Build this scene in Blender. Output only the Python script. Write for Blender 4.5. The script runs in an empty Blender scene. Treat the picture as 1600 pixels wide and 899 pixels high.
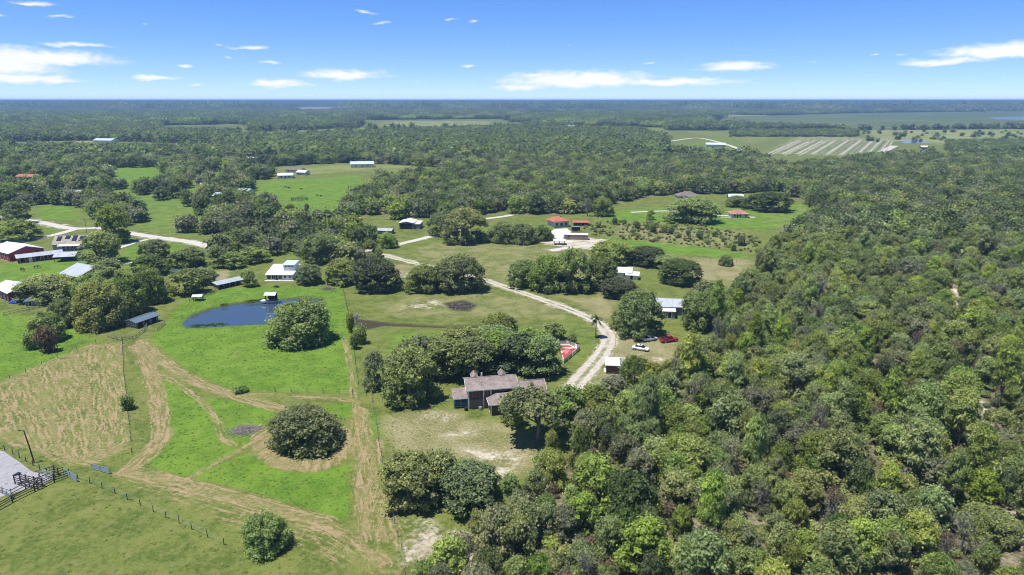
import bpy, bmesh, math, random
import numpy as np
from mathutils import Vector, Matrix

# ------------------------------------------------------------------ camera, sky, sun, exposure
R = math.radians
scene = bpy.context.scene
COL = scene.collection
CAM_H, PITCH, FPX = 64.0, R(15.33), 1067.0
cam_d = bpy.data.cameras.new('camera'); cam = bpy.data.objects.new('camera', cam_d); COL.objects.link(cam)
cam.location = (0, 0, CAM_H); cam.rotation_euler = (R(90) - PITCH, 0, 0)
cam_d.sensor_width = 36.0; cam_d.lens = 36.0 * FPX / 1600.0
cam_d.clip_start = 0.5; cam_d.clip_end = 120000.0
scene.camera = cam
scene.view_settings.view_transform = 'Standard'; scene.view_settings.look = 'None'
scene.view_settings.exposure = 1.4; scene.view_settings.gamma = 1.0
scene.render.engine = 'CYCLES'
cy = scene.cycles
cy.max_bounces = 5; cy.diffuse_bounces = 4; cy.glossy_bounces = 2; cy.transmission_bounces = 4
cy.volume_bounces = 0; cy.transparent_max_bounces = 4; cy.use_denoising = True; cy.filter_width = 1.0

SUN_EL = R(72.0)
SUN_DIR = Vector((-0.93, -0.37, 0)).normalized() * math.cos(SUN_EL) + Vector((0, 0, math.sin(SUN_EL)))   # towards the sun
sun_d = bpy.data.lights.new('sun', 'SUN'); sun = bpy.data.objects.new('sun', sun_d); COL.objects.link(sun)
sun_d.energy = 2.6; sun_d.angle = R(0.5); sun_d.color = (1.0, 0.955, 0.88)
sun.rotation_euler = SUN_DIR.to_track_quat('Z', 'Y').to_euler(); sun.location = (0, 0, 200)

def sv(px, py):
    """bearing and elevation (radians) of a line of sight read off the photograph"""
    x = (px - 800) / FPX; y = -(py - 449.5) / FPX
    d = Vector((x, math.cos(PITCH) + y * math.sin(PITCH), -math.sin(PITCH) + y * math.cos(PITCH))).normalized()
    return math.atan2(d.x, d.y), math.asin(d.z)

class NT:
    """small helper for writing node trees"""
    def __init__(s, tree): s.t = tree; tree.nodes.clear()
    def n(s, typ, ins=None, **kw):
        nd = s.t.nodes.new(typ)
        for k, v in kw.items(): setattr(nd, k, v)
        for k, v in (ins or {}).items(): s.put(nd.inputs[k], v)
        return nd
    def put(s, sock, v):
        if isinstance(v, bpy.types.NodeSocket): s.t.links.new(v, sock)
        elif isinstance(v, bpy.types.Node): s.t.links.new(v.outputs[0], sock)
        else:
            if hasattr(sock.default_value, '__len__') and not hasattr(v, '__len__'): v = (v,) * len(sock.default_value)
            if hasattr(v, '__len__') and len(v) == 3 and len(sock.default_value) == 4: v = tuple(v) + (1,)
            sock.default_value = v
    def m(s, op, a, b=0.0, c=0.0, clamp=False):
        nd = s.n('ShaderNodeMath', {0: a, 1: b, 2: c}, operation=op, use_clamp=clamp); return nd.outputs[0]
    def mix(s, f, a, b, mode='MIX'):
        nd = s.n('ShaderNodeMix', data_type='RGBA', blend_type=mode)
        s.put(nd.inputs[0], f); s.put(nd.inputs[6], a); s.put(nd.inputs[7], b); return nd.outputs[2]
    def noise(s, vec, scale, detail=3.0, rough=0.55, dist=0.0):
        return s.n('ShaderNodeTexNoise', {'Vector': vec, 'Scale': scale, 'Detail': detail, 'Roughness': rough, 'Distortion': dist}).outputs[0]
    def mr(s, v, a, b, lo=0.0, hi=1.0, smooth=True):
        nd = s.n('ShaderNodeMapRange', {0: v, 1: a, 2: b, 3: lo, 4: hi}); nd.interpolation_type = 'SMOOTHSTEP' if smooth else 'LINEAR'; return nd.outputs[0]
    def attr(s, name): return s.n('ShaderNodeAttribute', attribute_name=name)
    def sep(s, v): return s.n('ShaderNodeSeparateXYZ', {0: v}).outputs
    def comb(s, x, y, z): return s.n('ShaderNodeCombineXYZ', {0: x, 1: y, 2: z}).outputs[0]

CLOUDS = [  # px, py, half width, half height, strength
    (55, 92, 125, 17, 1.25), (20, 125, 110, 10, 1.2), (0, 106, 110, 24, 1.2), (120, 71, 85, 7, .8), (95, 128, 34, 8, .9),
    (250, 123, 50, 5, .95), (290, 104, 20, 4, .75), (305, 133, 24, 5, .75),
    (432, 133, 54, 9, 1.15), (536, 118, 66, 11, 1.2), (905, 127, 120, 16, 1.3), (1045, 129, 105, 9, 1.2), (815, 138, 52, 8, 1.1),
    (835, 118, 40, 7, 1.0), (1142, 105, 64, 9, 1.15), (1575, 82, 110, 15, 1.3), (1470, 97, 75, 8, 1.15), (1660, 70, 110, 16, 1.3),
    (568, 19, 26, 6, .7), (600, 37, 18, 5, .7), (390, 75, 40, 6, .75), (352, 70, 14, 4, .6), (357, 91, 15, 5, .75), (425, 99, 30, 6, .7),
    (735, 103, 14, 4, .8), (700, 32, 14, 4, .65), (737, 35, 17, 6, .65), (55, 5, 65, 7, .75), (92, 27, 28, 5, .6), (10, 27, 16, 6, .55),
    (1015, 100, 14, 4, .65), (1368, 87, 12, 4, .75), (1410, 86, 26, 5, .6), (655, 128, 22, 3, .55), (228, 41, 9, 4, .6), (1280, 96, 14, 3, .5),
    (885, 70, 8, 3, .5)]
world = bpy.data.worlds.new('World'); scene.world = world; world.use_nodes = True
w = NT(world.node_tree)
sky = w.n('ShaderNodeTexSky', sky_type='NISHITA', sun_disc=False, sun_elevation=SUN_EL,
          sun_rotation=math.atan2(SUN_DIR.x, SUN_DIR.y), altitude=60.0, air_density=0.42, dust_density=0.0, ozone_density=7.5)
skyc = w.n('ShaderNodeHueSaturation', {'Hue': 0.5, 'Saturation': 1.12, 'Value': 1.0, 'Color': sky.outputs[0]}).outputs[0]
skyc = w.n('ShaderNodeGamma', {0: skyc, 1: 0.72}).outputs[0]
skyc = w.mix(1.0, w.n('ShaderNodeHueSaturation', {'Hue': .5, 'Saturation': 1.1, 'Value': 1.0, 'Color': skyc}).outputs[0], (1.16, 1.06, 1.24, 1), 'MULTIPLY')
gen = w.n('ShaderNodeTexCoord').outputs['Generated']
gx, gy, gz = w.sep(gen)
az = w.m('ARCTAN2', gx, gy); el = w.m('ARCSINE', gz)
azw = w.m('PINGPONG', w.m('ADD', az, R(36.87) + R(73.74) * 4), R(73.74))      # the sky in view goes on, mirrored, round the horizon
azw = w.m('SUBTRACT', azw, R(36.87))
cn = w.comb(w.m('MULTIPLY', azw, 1.0), w.m('MULTIPLY', el, 3.0), 0.0)
nb = w.noise(cn, 26.0, 8.0, 0.66, 0.6); nf = w.noise(cn, 75.0, 6.0, 0.65, .3)
nz = w.m('ADD', w.m('MULTIPLY', w.m('SUBTRACT', nb, 0.5), 1.9), w.m('MULTIPLY', w.m('SUBTRACT', nf, 0.5), 0.7))
wz = w.sep(w.n('ShaderNodeTexNoise', {'Vector': cn, 'Scale': 22.0, 'Detail': 5.0, 'Roughness': .6}).outputs[1])
azp = w.m('ADD', azw, w.m('MULTIPLY', w.m('SUBTRACT', wz[0], .5), .05)); elp = w.m('ADD', el, w.m('MULTIPLY', w.m('SUBTRACT', wz[1], .5), .014))
best = None
for (px, py, hw, hh, st) in CLOUDS:
    a0, e0 = sv(px, py); a1, _ = sv(px + hw, py); _, e1 = sv(px, py - hh)
    dx = w.m('DIVIDE', w.m('SUBTRACT', azp, a0), a1 - a0)
    dy = w.m('DIVIDE', w.m('SUBTRACT', elp, e0), e1 - e0)
    dy = w.m('MULTIPLY', dy, w.m('ADD', 1.0, w.m('MULTIPLY', w.m('LESS_THAN', dy, 0.0), 0.45)))   # flatter undersides
    q = w.m('SUBTRACT', st, w.m('SQRT', w.m('ADD', w.m('MULTIPLY', dx, dx), w.m('MULTIPLY', dy, dy))))
    best = q if best is None else w.m('MAXIMUM', best, q)
# sparse small clouds higher up, above the frame
hi = w.noise(w.comb(w.m('MULTIPLY', gx, 5.0), w.m('MULTIPLY', gy, 5.0), w.m('MULTIPLY', gz, 9.0)), 1.0, 6.0, 0.6)
hi = w.m('MULTIPLY', w.mr(hi, 0.60, 0.72), w.mr(el, 0.15, 0.3))
cm = w.m('MAXIMUM', w.mr(w.m('ADD', best, w.m('MULTIPLY', nz, 0.75)), -0.02, 0.9), hi)
shade = w.mr(w.m('ADD', best, w.m('MULTIPLY', nf, 0.5)), 0.2, 1.0, 0.82, 1.0)
ccol = w.mix(shade, (3.3, 3.6, 3.9, 1), (4.1, 4.15, 4.2, 1))
bgc = w.mix(w.m('MULTIPLY', cm, 0.94), skyc, ccol)
bg = w.n('ShaderNodeBackground', {'Color': bgc, 'Strength': 0.096})
w.t.links.new(bg.outputs[0], w.n('ShaderNodeOutputWorld').inputs[0])

# ------------------------------------------------------------------ survey: photograph -> ground, ground -> photograph
def G(px, py, z=0.0):
    x = (px - 800) / FPX; y = -(py - 449.5) / FPX
    dx, dy, dz = x, math.cos(PITCH) + y * math.sin(PITCH), -math.sin(PITCH) + y * math.cos(PITCH)
    t = (CAM_H - z) / -dz
    return Vector((dx * t, dy * t, z))
def proj(X, Y, Z=0.0):
    zc = Y * math.cos(PITCH) - (Z - CAM_H) * math.sin(PITCH)
    yc = Y * math.sin(PITCH) + (Z - CAM_H) * math.cos(PITCH)
    return 800 + FPX * X / zc, 449.5 - FPX * yc / zc, zc
def height_for(base, topy):
    lo, hi_ = 0.2, 60.0
    for _ in range(40):
        mid = (lo + hi_) / 2
        if proj(base.x, base.y, mid)[1] > topy: lo = mid
        else: hi_ = mid
    return lo
def PG(pts): return np.array([G(*p)[:2] for p in pts])

def inside(poly, X, Y):
    c = np.zeros(X.shape, bool); n = len(poly)
    for i in range(n):
        x0, y0 = poly[i]; x1, y1 = poly[(i + 1) % n]
        if y0 == y1: continue
        c ^= ((y0 > Y) != (y1 > Y)) & (X < (x1 - x0) * (Y - y0) / (y1 - y0) + x0)
    return c
def seg_dist(pts, X, Y, closed=False):
    D = np.full(X.shape, 1e9); n = len(pts)
    for i in range(n if closed else n - 1):
        ax, ay = pts[i]; bx, by = pts[(i + 1) % n]
        L2 = (bx - ax) ** 2 + (by - ay) ** 2 + 1e-9
        t = np.clip(((X - ax) * (bx - ax) + (Y - ay) * (by - ay)) / L2, 0, 1)
        D = np.minimum(D, np.hypot(X - ax - t * (bx - ax), Y - ay - t * (by - ay)))
    return D
def soft(poly, X, Y, wd):
    """1 inside, 0 outside, ramp of width wd across the edge"""
    mnx, mny = poly.min(0) - wd; mxx, mxy = poly.max(0) + wd
    out = np.zeros(X.shape); s = (X > mnx) & (X < mxx) & (Y > mny) & (Y < mxy)
    if not s.any(): return out
    xs, ys = X[s], Y[s]
    d = seg_dist(poly, xs, ys, True); d = np.where(inside(poly, xs, ys), d, -d)
    out[s] = np.clip(0.5 + d / wd, 0, 1); return out
def smooth_line(pts, step=2.0):
    """Catmull-Rom through ground points, resampled"""
    P = [np.array(p) for p in pts]; P = [2 * P[0] - P[1]] + P + [2 * P[-1] - P[-2]]; out = []
    for i in range(1, len(P) - 2):
        n = max(2, int(np.linalg.norm(P[i + 1] - P[i]) / step))
        for k in range(n):
            t = k / n
            out.append(0.5 * ((2 * P[i]) + (-P[i-1] + P[i+1]) * t + (2*P[i-1] - 5*P[i] + 4*P[i+1] - P[i+2]) * t*t + (-P[i-1] + 3*P[i] - 3*P[i+1] + P[i+2]) * t**3))
    out.append(P[-2]); return np.array(out)

# ------------------------------------------------------------------ object helpers
def tag(o, label=None, cat=None, group=None, kind=None):
    if label: o['label'] = label
    if cat: o['category'] = cat
    if group: o['group'] = group
    if kind: o['kind'] = kind
    return o
def link(o, parent=None):
    COL.objects.link(o)
    if parent is not None: o.parent = parent
    return o
def empty(name, loc, rz=0.0):
    o = bpy.data.objects.new(name, None); o.location = loc; o.rotation_euler = (0, 0, rz); o.empty_display_size = 0.5
    return link(o)
def np_mesh(name, V, F, mat=None, smooth=False):
    """V (n,3); F (m,k) faces all of k corners"""
    V = np.asarray(V, np.float32); F = np.asarray(F, np.int32); k = F.shape[1]
    me = bpy.data.meshes.new(name)
    me.vertices.add(len(V)); me.vertices.foreach_set('co', V.ravel())
    me.loops.add(F.size); me.loops.foreach_set('vertex_index', F.ravel())
    me.polygons.add(len(F)); me.polygons.foreach_set('loop_start', np.arange(len(F), dtype=np.int32) * k)
    me.update(calc_edges=True)
    if smooth: me.polygons.foreach_set('use_smooth', np.ones(len(F), bool))
    if mat: me.materials.append(mat)
    return me
class MB:
    """collects boxes, prisms and tubes for one mesh"""
    def __init__(s): s.v = []; s.f = []
    def add(s, vs, fs):
        b = len(s.v); s.v += [tuple(p) for p in vs]; s.f += [tuple(i + b for i in f) for f in fs]; return s
    def box(s, x0, x1, y0, y1, z0, z1):
        return s.add([(x0,y0,z0),(x1,y0,z0),(x1,y1,z0),(x0,y1,z0),(x0,y0,z1),(x1,y0,z1),(x1,y1,z1),(x0,y1,z1)],
                     [(0,3,2,1),(4,5,6,7),(0,1,5,4),(1,2,6,5),(2,3,7,6),(3,0,4,7)])
    def slab(s, quad, th):
        """a plate: four top corners, pushed down by th"""
        q = [Vector(p) for p in quad]; lo = [p - Vector((0, 0, th)) for p in q]
        return s.add(q + lo, [(0,1,2,3),(7,6,5,4),(0,4,5,1),(1,5,6,2),(2,6,7,3),(3,7,4,0)])
    def tri_slab(s, t3, th):
        q = [Vector(p) for p in t3]; lo = [p - Vector((0, 0, th)) for p in q]
        return s.add(q + lo, [(0,1,2),(5,4,3),(0,3,4,1),(1,4,5,2),(2,5,3,0)])
    def bar(s, a, b, r, n=4):
        a, b = Vector(a), Vector(b); d = (b - a).normalized()
        u = d.orthogonal().normalized(); v = d.cross(u); vs = []
        for p in (a, b):
            for k in range(n):
                t = 2 * math.pi * (k + .5) / n; vs.append(p + (u * math.cos(t) + v * math.sin(t)) * r)
        return s.add(vs, [(k, (k+1) % n, n + (k+1) % n, n + k) for k in range(n)] + [tuple(range(n))[::-1], tuple(range(n, 2*n))])
    def tube(s, pts, rad, n=6):
        b = []; prev = None
        P = [Vector(p) for p in pts]
        for i, p in enumerate(P):
            d = (P[min(i+1, len(P)-1)] - P[max(i-1, 0)]).normalized()
            u = (prev - d * prev.dot(d)).normalized() if prev is not None and (prev - d * prev.dot(d)).length > 1e-4 else d.orthogonal().normalized()
            prev = u; v = d.cross(u)
            for k in range(n):
                t = 2 * math.pi * k / n; b.append(p + (u * math.cos(t) + v * math.sin(t)) * rad[i])
        fs = []
        for i in range(len(P) - 1):
            for k in range(n): fs.append((i*n+k, i*n+(k+1) % n, (i+1)*n+(k+1) % n, (i+1)*n+k))
        fs.append(tuple(range(n))[::-1]); fs.append(tuple((len(P)-1)*n + k for k in range(n)))
        return s.add(b, fs)
    def mesh(s, name, mat, smooth=False):
        me = bpy.data.meshes.new(name); me.from_pydata([tuple(p) for p in s.v], [], s.f); me.update()
        if smooth: me.polygons.foreach_set('use_smooth', [True] * len(me.polygons))
        me.materials.append(mat); return me
    def build(s, name, mat, parent=None, smooth=False):
        return link(bpy.data.objects.new(name, s.mesh(name, mat, smooth)), parent)

# ------------------------------------------------------------------ materials
MATS = {}
def mat_new(name):
    m = bpy.data.materials.new(name); m.use_nodes = True; MATS[name] = m; return m, NT(m.node_tree)
def finish(t, color, rough=0.8, spec=0.3, metal=0.0, normal=None):
    p = t.n('ShaderNodeBsdfPrincipled', {'Base Color': color, 'Roughness': rough, 'Metallic': metal, 'Specular IOR Level': spec})
    if normal is not None: t.t.links.new(normal, p.inputs['Normal'])
    t.t.links.new(p.outputs[0], t.n('ShaderNodeOutputMaterial').inputs[0]); return p
def plain(name, col, rough=0.7, var=0.25, scale=1.2, spec=0.3, metal=0.0, streak=None, bump=0.0):
    m, t = mat_new(name)
    pos = t.n('ShaderNodeTexCoord').outputs['Object']
    vec = pos
    if streak: vec = t.n('ShaderNodeVectorMath', {0: pos, 1: streak}, operation='MULTIPLY').outputs[0]
    nz_ = t.noise(vec, scale, 5.0, 0.6); f2 = t.noise(pos, scale * 6, 2.0)
    f = t.m('ADD', t.m('MULTIPLY', nz_, 0.7), t.m('MULTIPLY', f2, 0.3))
    a = tuple(c * (1 - var) for c in col); b = tuple(min(1, c * (1 + var)) for c in col)
    c = t.mix(t.mr(f, 0.3, 0.7), a, b)
    nrm = None
    if bump: nrm = t.n('ShaderNodeBump', {'Strength': bump, 'Distance': 0.05, 'Height': f}).outputs[0]
    finish(t, c, rough, spec, metal, nrm); return m
def ribbed(name, col, rough=0.45, metal=0.0, pitch=0.6, rust=0.0):
    """sheet metal roofing with standing ribs along local y and weathering"""
    m, t = mat_new(name); pos = t.n('ShaderNodeTexCoord').outputs['Object']
    x, y, z = t.sep(pos)
    wv = t.m('PINGPONG', x, pitch / 2); rib = t.mr(wv, 0.0, pitch * 0.09, 1.0, 0.0)
    st = t.noise(t.n('ShaderNodeVectorMath', {0: pos, 1: (1.6, 0.18, 0.18)}, operation='MULTIPLY').outputs[0], 1.0, 5.0, 0.65)
    c = t.mix(t.mr(st, 0.35, 0.75), col, tuple(v * 0.78 for v in col))
    if rust: c = t.mix(t.m('MULTIPLY', t.mr(t.noise(pos, 0.7, 5.0, 0.7), 0.5, 0.68), rust), c, (0.19, 0.11, 0.07, 1))
    b = t.n('ShaderNodeBump', {'Strength': 0.5, 'Distance': 0.04, 'Height': rib}).outputs[0]
    finish(t, c, rough, 0.4, metal, b); return m
def shingles(name, col):
    m, t = mat_new(name); pos = t.n('ShaderNodeTexCoord').outputs['Object']
    br = t.n('ShaderNodeTexBrick', {'Vector': pos, 'Color1': (*[c * 1.12 for c in col], 1), 'Color2': (*[c * 0.82 for c in col], 1), 'Mortar': (*[c * .6 for c in col], 1),
                                   'Scale': 1.0, 'Mortar Size': 0.012, 'Brick Width': 0.45, 'Row Height': 0.2})
    n1 = t.noise(pos, 0.55, 5.0, 0.65); n2 = t.noise(pos, 7.0, 3.0, 0.7)
    c = t.mix(t.mr(n1, 0.3, 0.7), (0.72, 0.72, 0.72, 1), (1.22, 1.2, 1.18, 1))
    c = t.mix(1.0, br.outputs[0], c, 'MULTIPLY')
    c = t.mix(1.0, c, t.mix(n2, (0.7, .7, .7, 1), (1.3, 1.3, 1.3, 1)), 'MULTIPLY')
    finish(t, c, 0.9, 0.2); return m
def siding(name, col, pitch=0.2, vertical=False):
    m, t = mat_new(name); pos = t.n('ShaderNodeTexCoord').outputs['Object']; x, y, z = t.sep(pos)
    co = t.m('ADD', x, y) if vertical else z
    saw = t.m('FRACT', t.m('DIVIDE', co, pitch))
    n1 = t.noise(pos, 0.8, 4.0, 0.6)
    c = t.mix(t.mr(n1, 0.3, 0.7), tuple(v * 0.82 for v in col), tuple(v * 1.15 for v in col))
    b = t.n('ShaderNodeBump', {'Strength': 0.6, 'Distance': 0.03, 'Height': saw}).outputs[0]
    finish(t, c, 0.75, 0.3, 0.0, b); return m
def glass(name='window_glass'):
    m, t = mat_new(name); finish(t, (0.015, 0.02, 0.025, 1), 0.08, 0.6); return m
def leafy(name, col, trans=0.48):
    """foliage: the crown's own colour, varied crown by crown (object) and clump by clump (face attribute)"""
    m, t = mat_new(name)
    rnd = t.n('ShaderNodeObjectInfo').outputs['Random']; tint = t.attr('tint').outputs['Color']
    tr, tg, tb = t.sep(tint)
    c = t.mix(tr, tuple(v * f for v, f in zip(col, (0.42, 0.48, 0.50))), tuple(v * f for v, f in zip(col, (1.85, 1.72, 1.5))))
    c = t.mix(t.m('MULTIPLY', t.mr(tg, 0.72, 1.0), 0.4), c, (0.165, 0.165, 0.085, 1))
    hs = t.n('ShaderNodeHueSaturation', {'Hue': t.mr(rnd, 0, 1, 0.486, 0.522, False), 'Saturation': t.mr(t.m('FRACT', t.m('MULTIPLY', rnd, 7.31)), 0, 1, 0.72, 1.10, False),
                                        'Value': t.mr(t.m('FRACT', t.m('MULTIPLY', rnd, 3.77)), 0, 1, 0.78, 1.25, False), 'Color': c}).outputs[0]
    d = t.n('ShaderNodeBsdfPrincipled', {'Base Color': hs, 'Roughness': 0.55, 'Specular IOR Level': 0.28})
    tl = t.n('ShaderNodeBsdfTranslucent', {'Color': t.mix(1.0, hs, (1.25, 1.35, 0.55, 1), 'MULTIPLY')})
    mx = t.n('ShaderNodeMixShader', {0: trans, 1: d.outputs[0], 2: tl.outputs[0]})
    t.t.links.new(mx.outputs[0], t.n('ShaderNodeOutputMaterial').inputs[0]); return m

M_BARK = plain('bark', (0.23, 0.20, 0.17), 0.95, 0.4, 2.5)
M_DEAD = plain('weathered_dead_wood', (0.30, 0.27, 0.235), 0.95, 0.35, 2.0)
LEAF = {
    'dark':   leafy('foliage_dark_oak', (0.128, 0.170, 0.062)),
    'mid':    leafy('foliage_mid_green', (0.222, 0.282, 0.086)),
    'olive':  leafy('foliage_olive', (0.282, 0.320, 0.108)),
    'bright': leafy('foliage_yellow_green', (0.285, 0.350, 0.086)),
    'grey':   leafy('foliage_grey_mossy', (0.235, 0.250, 0.160)),
    'brush':  leafy('foliage_brush', (0.180, 0.225, 0.085)),
    'rust':   leafy('foliage_rusty', (0.152, 0.113, 0.084)),
    'frond':  leafy('foliage_palm', (0.109, 0.152, 0.058)),
    'tuft':   leafy('foliage_tall_grass', (0.12, 0.19, 0.035), 0.4),
}

# ------------------------------------------------------------------ land cover: outlines of fields, yards and tracks on the ground
rng = np.random.default_rng(7)
W_LEFT = [(-300,338),(-60,332),(60,322),(128,330),(175,352),(300,372),(352,360),(446,340),(462,322),(398,305),(392,284),(440,274),(382,254),(-300,246)]
W_MIDL = [(352,376),(440,352),(500,352),(540,360),(600,376),(585,392),(625,404),(575,418),(500,412),(470,404),(420,402),(380,418),(340,405)]
# (outline in photograph pixels, channel, amount, edge softness in metres)
COVER = [
    # lush paddocks
    ([(-60,478),(20,490),(60,500),(128,520),(152,532),(100,556),(-60,622)], 'lush', 1.0, 4),
    ([(232,532),(262,500),(285,470),(350,452),(430,447),(533,450),(546,500),(556,560),(560,615),(470,613),(400,612),(345,605),(300,585),(270,560)], 'lush', .95, 4),
    ([(243,585),(285,602),(318,628),(340,655),(352,690),(378,703),(330,730),(296,746),(222,726),(258,695)], 'lush', 1.0, 1.5),
    ([(322,622),(370,628),(440,640),(558,628),(552,652),(440,655),(425,680),(392,699),(360,690),(346,664)], 'lush', 1.0, 1.5),
    ([(300,746),(388,708),(415,725),(450,737),(500,738),(546,724),(548,790),(541,815),(470,792),(390,766)], 'lush', 1.0, 1.2),
    ([(575,640),(590,640),(604,700),(598,715),(580,690)], 'lush', .8, 2),
    ([(395,284),(470,280),(560,274),(592,290),(548,310),(532,330),(520,350),(470,356),(400,358),(360,368),(345,362),(430,338),(445,318),(398,302)], 'lush', .75, 8),
    ([(-60,420),(60,408),(140,402),(180,440),(90,445),(-60,462)], 'lush', .8, 5),
    ([(55,325),(118,322),(125,345),(60,342)], 'lush', .85, 5), ([(70,348),(105,352),(96,364),(66,366)], 'lush', .85, 4),
    ([(170,262),(250,262),(262,284),(245,296),(176,292)], 'lush', .8, 9), ([(190,372),(300,382),(292,412),(190,420)], 'lush', .7, 5),
    ([(940,330),(1040,322),(1100,330),(1265,318),(1262,345),(1200,362),(1100,350),(950,348)], 'lush', .7, 9),
    ([(1110,345),(1200,345),(1190,357),(1105,357)], 'lush', .9, 7), ([(960,372),(1090,385),(1170,398),(1165,405),(1060,398),(960,382)], 'lush', .85, 7),
    ([(1035,238),(1110,214),(1180,222),(1130,243)], 'lush', .45, 25), ([(740,650),(835,660),(838,690),(780,690)], 'lush', .35, 5),
    ([(600,520),(740,516),(770,528),(640,560),(600,560)], 'lush', .55, 6), ([(860,490),(900,495),(935,525),(925,560),(895,590),(880,560)], 'lush', .35, 5),
    (W_LEFT, 'lush', .6, 12), (W_MIDL, 'lush', .55, 8),
    # mown hay and straw
    ([(-60,618),(60,570),(140,537),(196,534),(200,640),(204,700),(150,728),(100,728),(-60,668)], 'straw', .56, 2.5),
    ([(203,538),(225,536),(246,590),(262,688),(222,728),(204,722),(208,660)], 'straw', .22, 2),
    ([(176,746),(205,733),(300,750),(420,783),(540,818),(560,838),(640,880),(640,930),(560,899),(470,862),(330,818),(230,775)], 'straw', .36, 2.5),
    ([(546,652),(560,632),(578,640),(588,690),(604,740),(628,850),(560,845),(549,800),(550,740)], 'straw', .55, 1.5),
    # dry lawns and yards
    ([(588,655),(640,640),(700,640),(745,655),(790,660),(850,690),(850,745),(770,735),(690,715),(605,705)], 'dry', .72, 5),
    ([(640,390),(700,374),(800,384),(935,388),(1010,400),(1000,440),(860,470),(755,432),(660,412)], 'dry', .45, 7),
    ([(575,475),(640,462),(760,455),(850,470),(900,485),(880,500),(740,500),(610,495)], 'dry', .45, 6),
    ([(960,520),(1060,530),(1070,560),(990,600),(930,610),(950,560)], 'dry', .85, 5), ([(880,465),(960,460),(970,500),(940,500)], 'dry', .7, 5),
    ([(1060,402),(1180,405),(1170,440),(1090,455),(1040,445)], 'dry', .75, 7), ([(590,408),(660,418),(640,435),(600,425)], 'dry', .72, 5),
    ([(325,425),(360,422),(352,440),(322,438)], 'dry', 1., 3), ([(1190,330),(1270,322),(1266,350),(1200,366)], 'dry', .3, 9),
    ([(960,350),(1170,360),(1180,390),(1060,385),(965,372)], 'dry', .45, 7), ([(620,830),(780,830),(760,899),(640,930)], 'dry', .72, 5),
    # bare sand
    ([(685,676),(700,672),(750,674),(752,682),(700,686)], 'sand', .42, 5), ([(690,708),(740,700),(800,700),(835,712),(800,745),(770,738),(755,722)], 'sand', .40, 7),
    ([(628,818),(660,815),(700,828),(740,840),(770,870),(700,905),(640,905)], 'sand', .62, 5), ([(755,722),(790,718),(800,745),(770,760)], 'sand', .6, 5),
    ([(650,640),(690,640),(740,655),(700,665),(655,660)], 'sand', .28, 4), ([(640,470),(680,466),(700,480),(660,488),(620,486)], 'sand', .32, 5),
    ([(830,690),(860,700),(880,740),(850,750)], 'sand', .5, 3), ([(900,690),(925,690),(930,720),(905,730)], 'sand', .55, 3), ([(905,760),(960,750),(950,790),(910,785)], 'sand', .5, 3),
    ([(870,600),(960,585),(1000,600),(960,650),(900,650)], 'sand', .34, 5), ([(1020,555),(1040,556),(1040,565),(1022,566)], 'sand', .6, 3),
    ([(830,370),(880,366),(960,376),(925,392),(850,382)], 'sand', .75, 4), ([(590,415),(650,425),(640,438),(596,432)], 'sand', .35, 4),
    ([(1188,240),(1245,212),(1400,217),(1372,246)], 'sand', .34, 20), ([(0,222),(130,220),(340,226),(330,236),(190,238),(0,236)], 'pale', .8, 25),
    ([(450,167.5),(545,166.5),(550,175),(446,175.5)], 'sand', .9, 120), ([(300,168),(440,167),(430,170.5),(310,171)], 'pale', .8, 120), ([(380,186),(520,186),(540,191),(380,191)], 'pale', .8, 60), ([(150,178),(300,179),(300,183),(150,182)], 'pale', .6, 60), ([(600,190),(760,189),(790,197),(590,198)], 'pale', .85, 60),
    ([(880,197),(1040,199),(1040,205),(880,204)], 'pale', .45, 40),
    ([(1080,196),(1130,183),(1330,177),(1700,172),(1700,200),(1330,204)], 'marsh', .9, 90), ([(1130,191),(1330,184),(1700,184),(1700,192),(1250,195)], 'lush', .35, 60),
    ([(1330,204),(1700,201),(1700,228),(1500,228),(1400,222)], 'pale', .9, 30), ([(1060,205),(1180,205),(1240,212),(1180,226),(1110,214)], 'pale', .4, 30),
    ([(430,262),(560,256),(690,262),(680,270),(560,268),(430,276)], 'pale', .6, 15), ([(300,197),(380,198),(380,208),(270,208)], 'marsh', .6, 30),
    # wet ground
    ([(548,497),(600,503),(690,508),(780,507),(780,511),(690,513),(600,510),(575,516),(548,510)], 'wet', .8, 2.2), ([(95,540),(135,530),(150,533),(110,548)], 'wet', .45, 4), ([(283,504),(295,490.5),(322,481),(360,473),(400,468.5),(440,465.5),(482,462),(508,465),(512,476),(492,486),(456,498.5),(425,506.5),(380,509),(330,512),(290,514)], 'wet', .62, 2.2),
    ([(690,474),(725,468),(748,476),(735,488),(705,486)], 'wet', .75, 3),
]
COVER = [(PG(p), ch, am, sw) for p, ch, am, sw in COVER]
RING = PG([(472 + 80 * math.cos(R(t)), 690 + 48 * math.sin(R(t))) for t in range(-35, 216, 10)] + [(479 + 58 * math.cos(R(t)), 690 + 28 * math.sin(R(t))) for t in range(215, -36, -10)])
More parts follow.
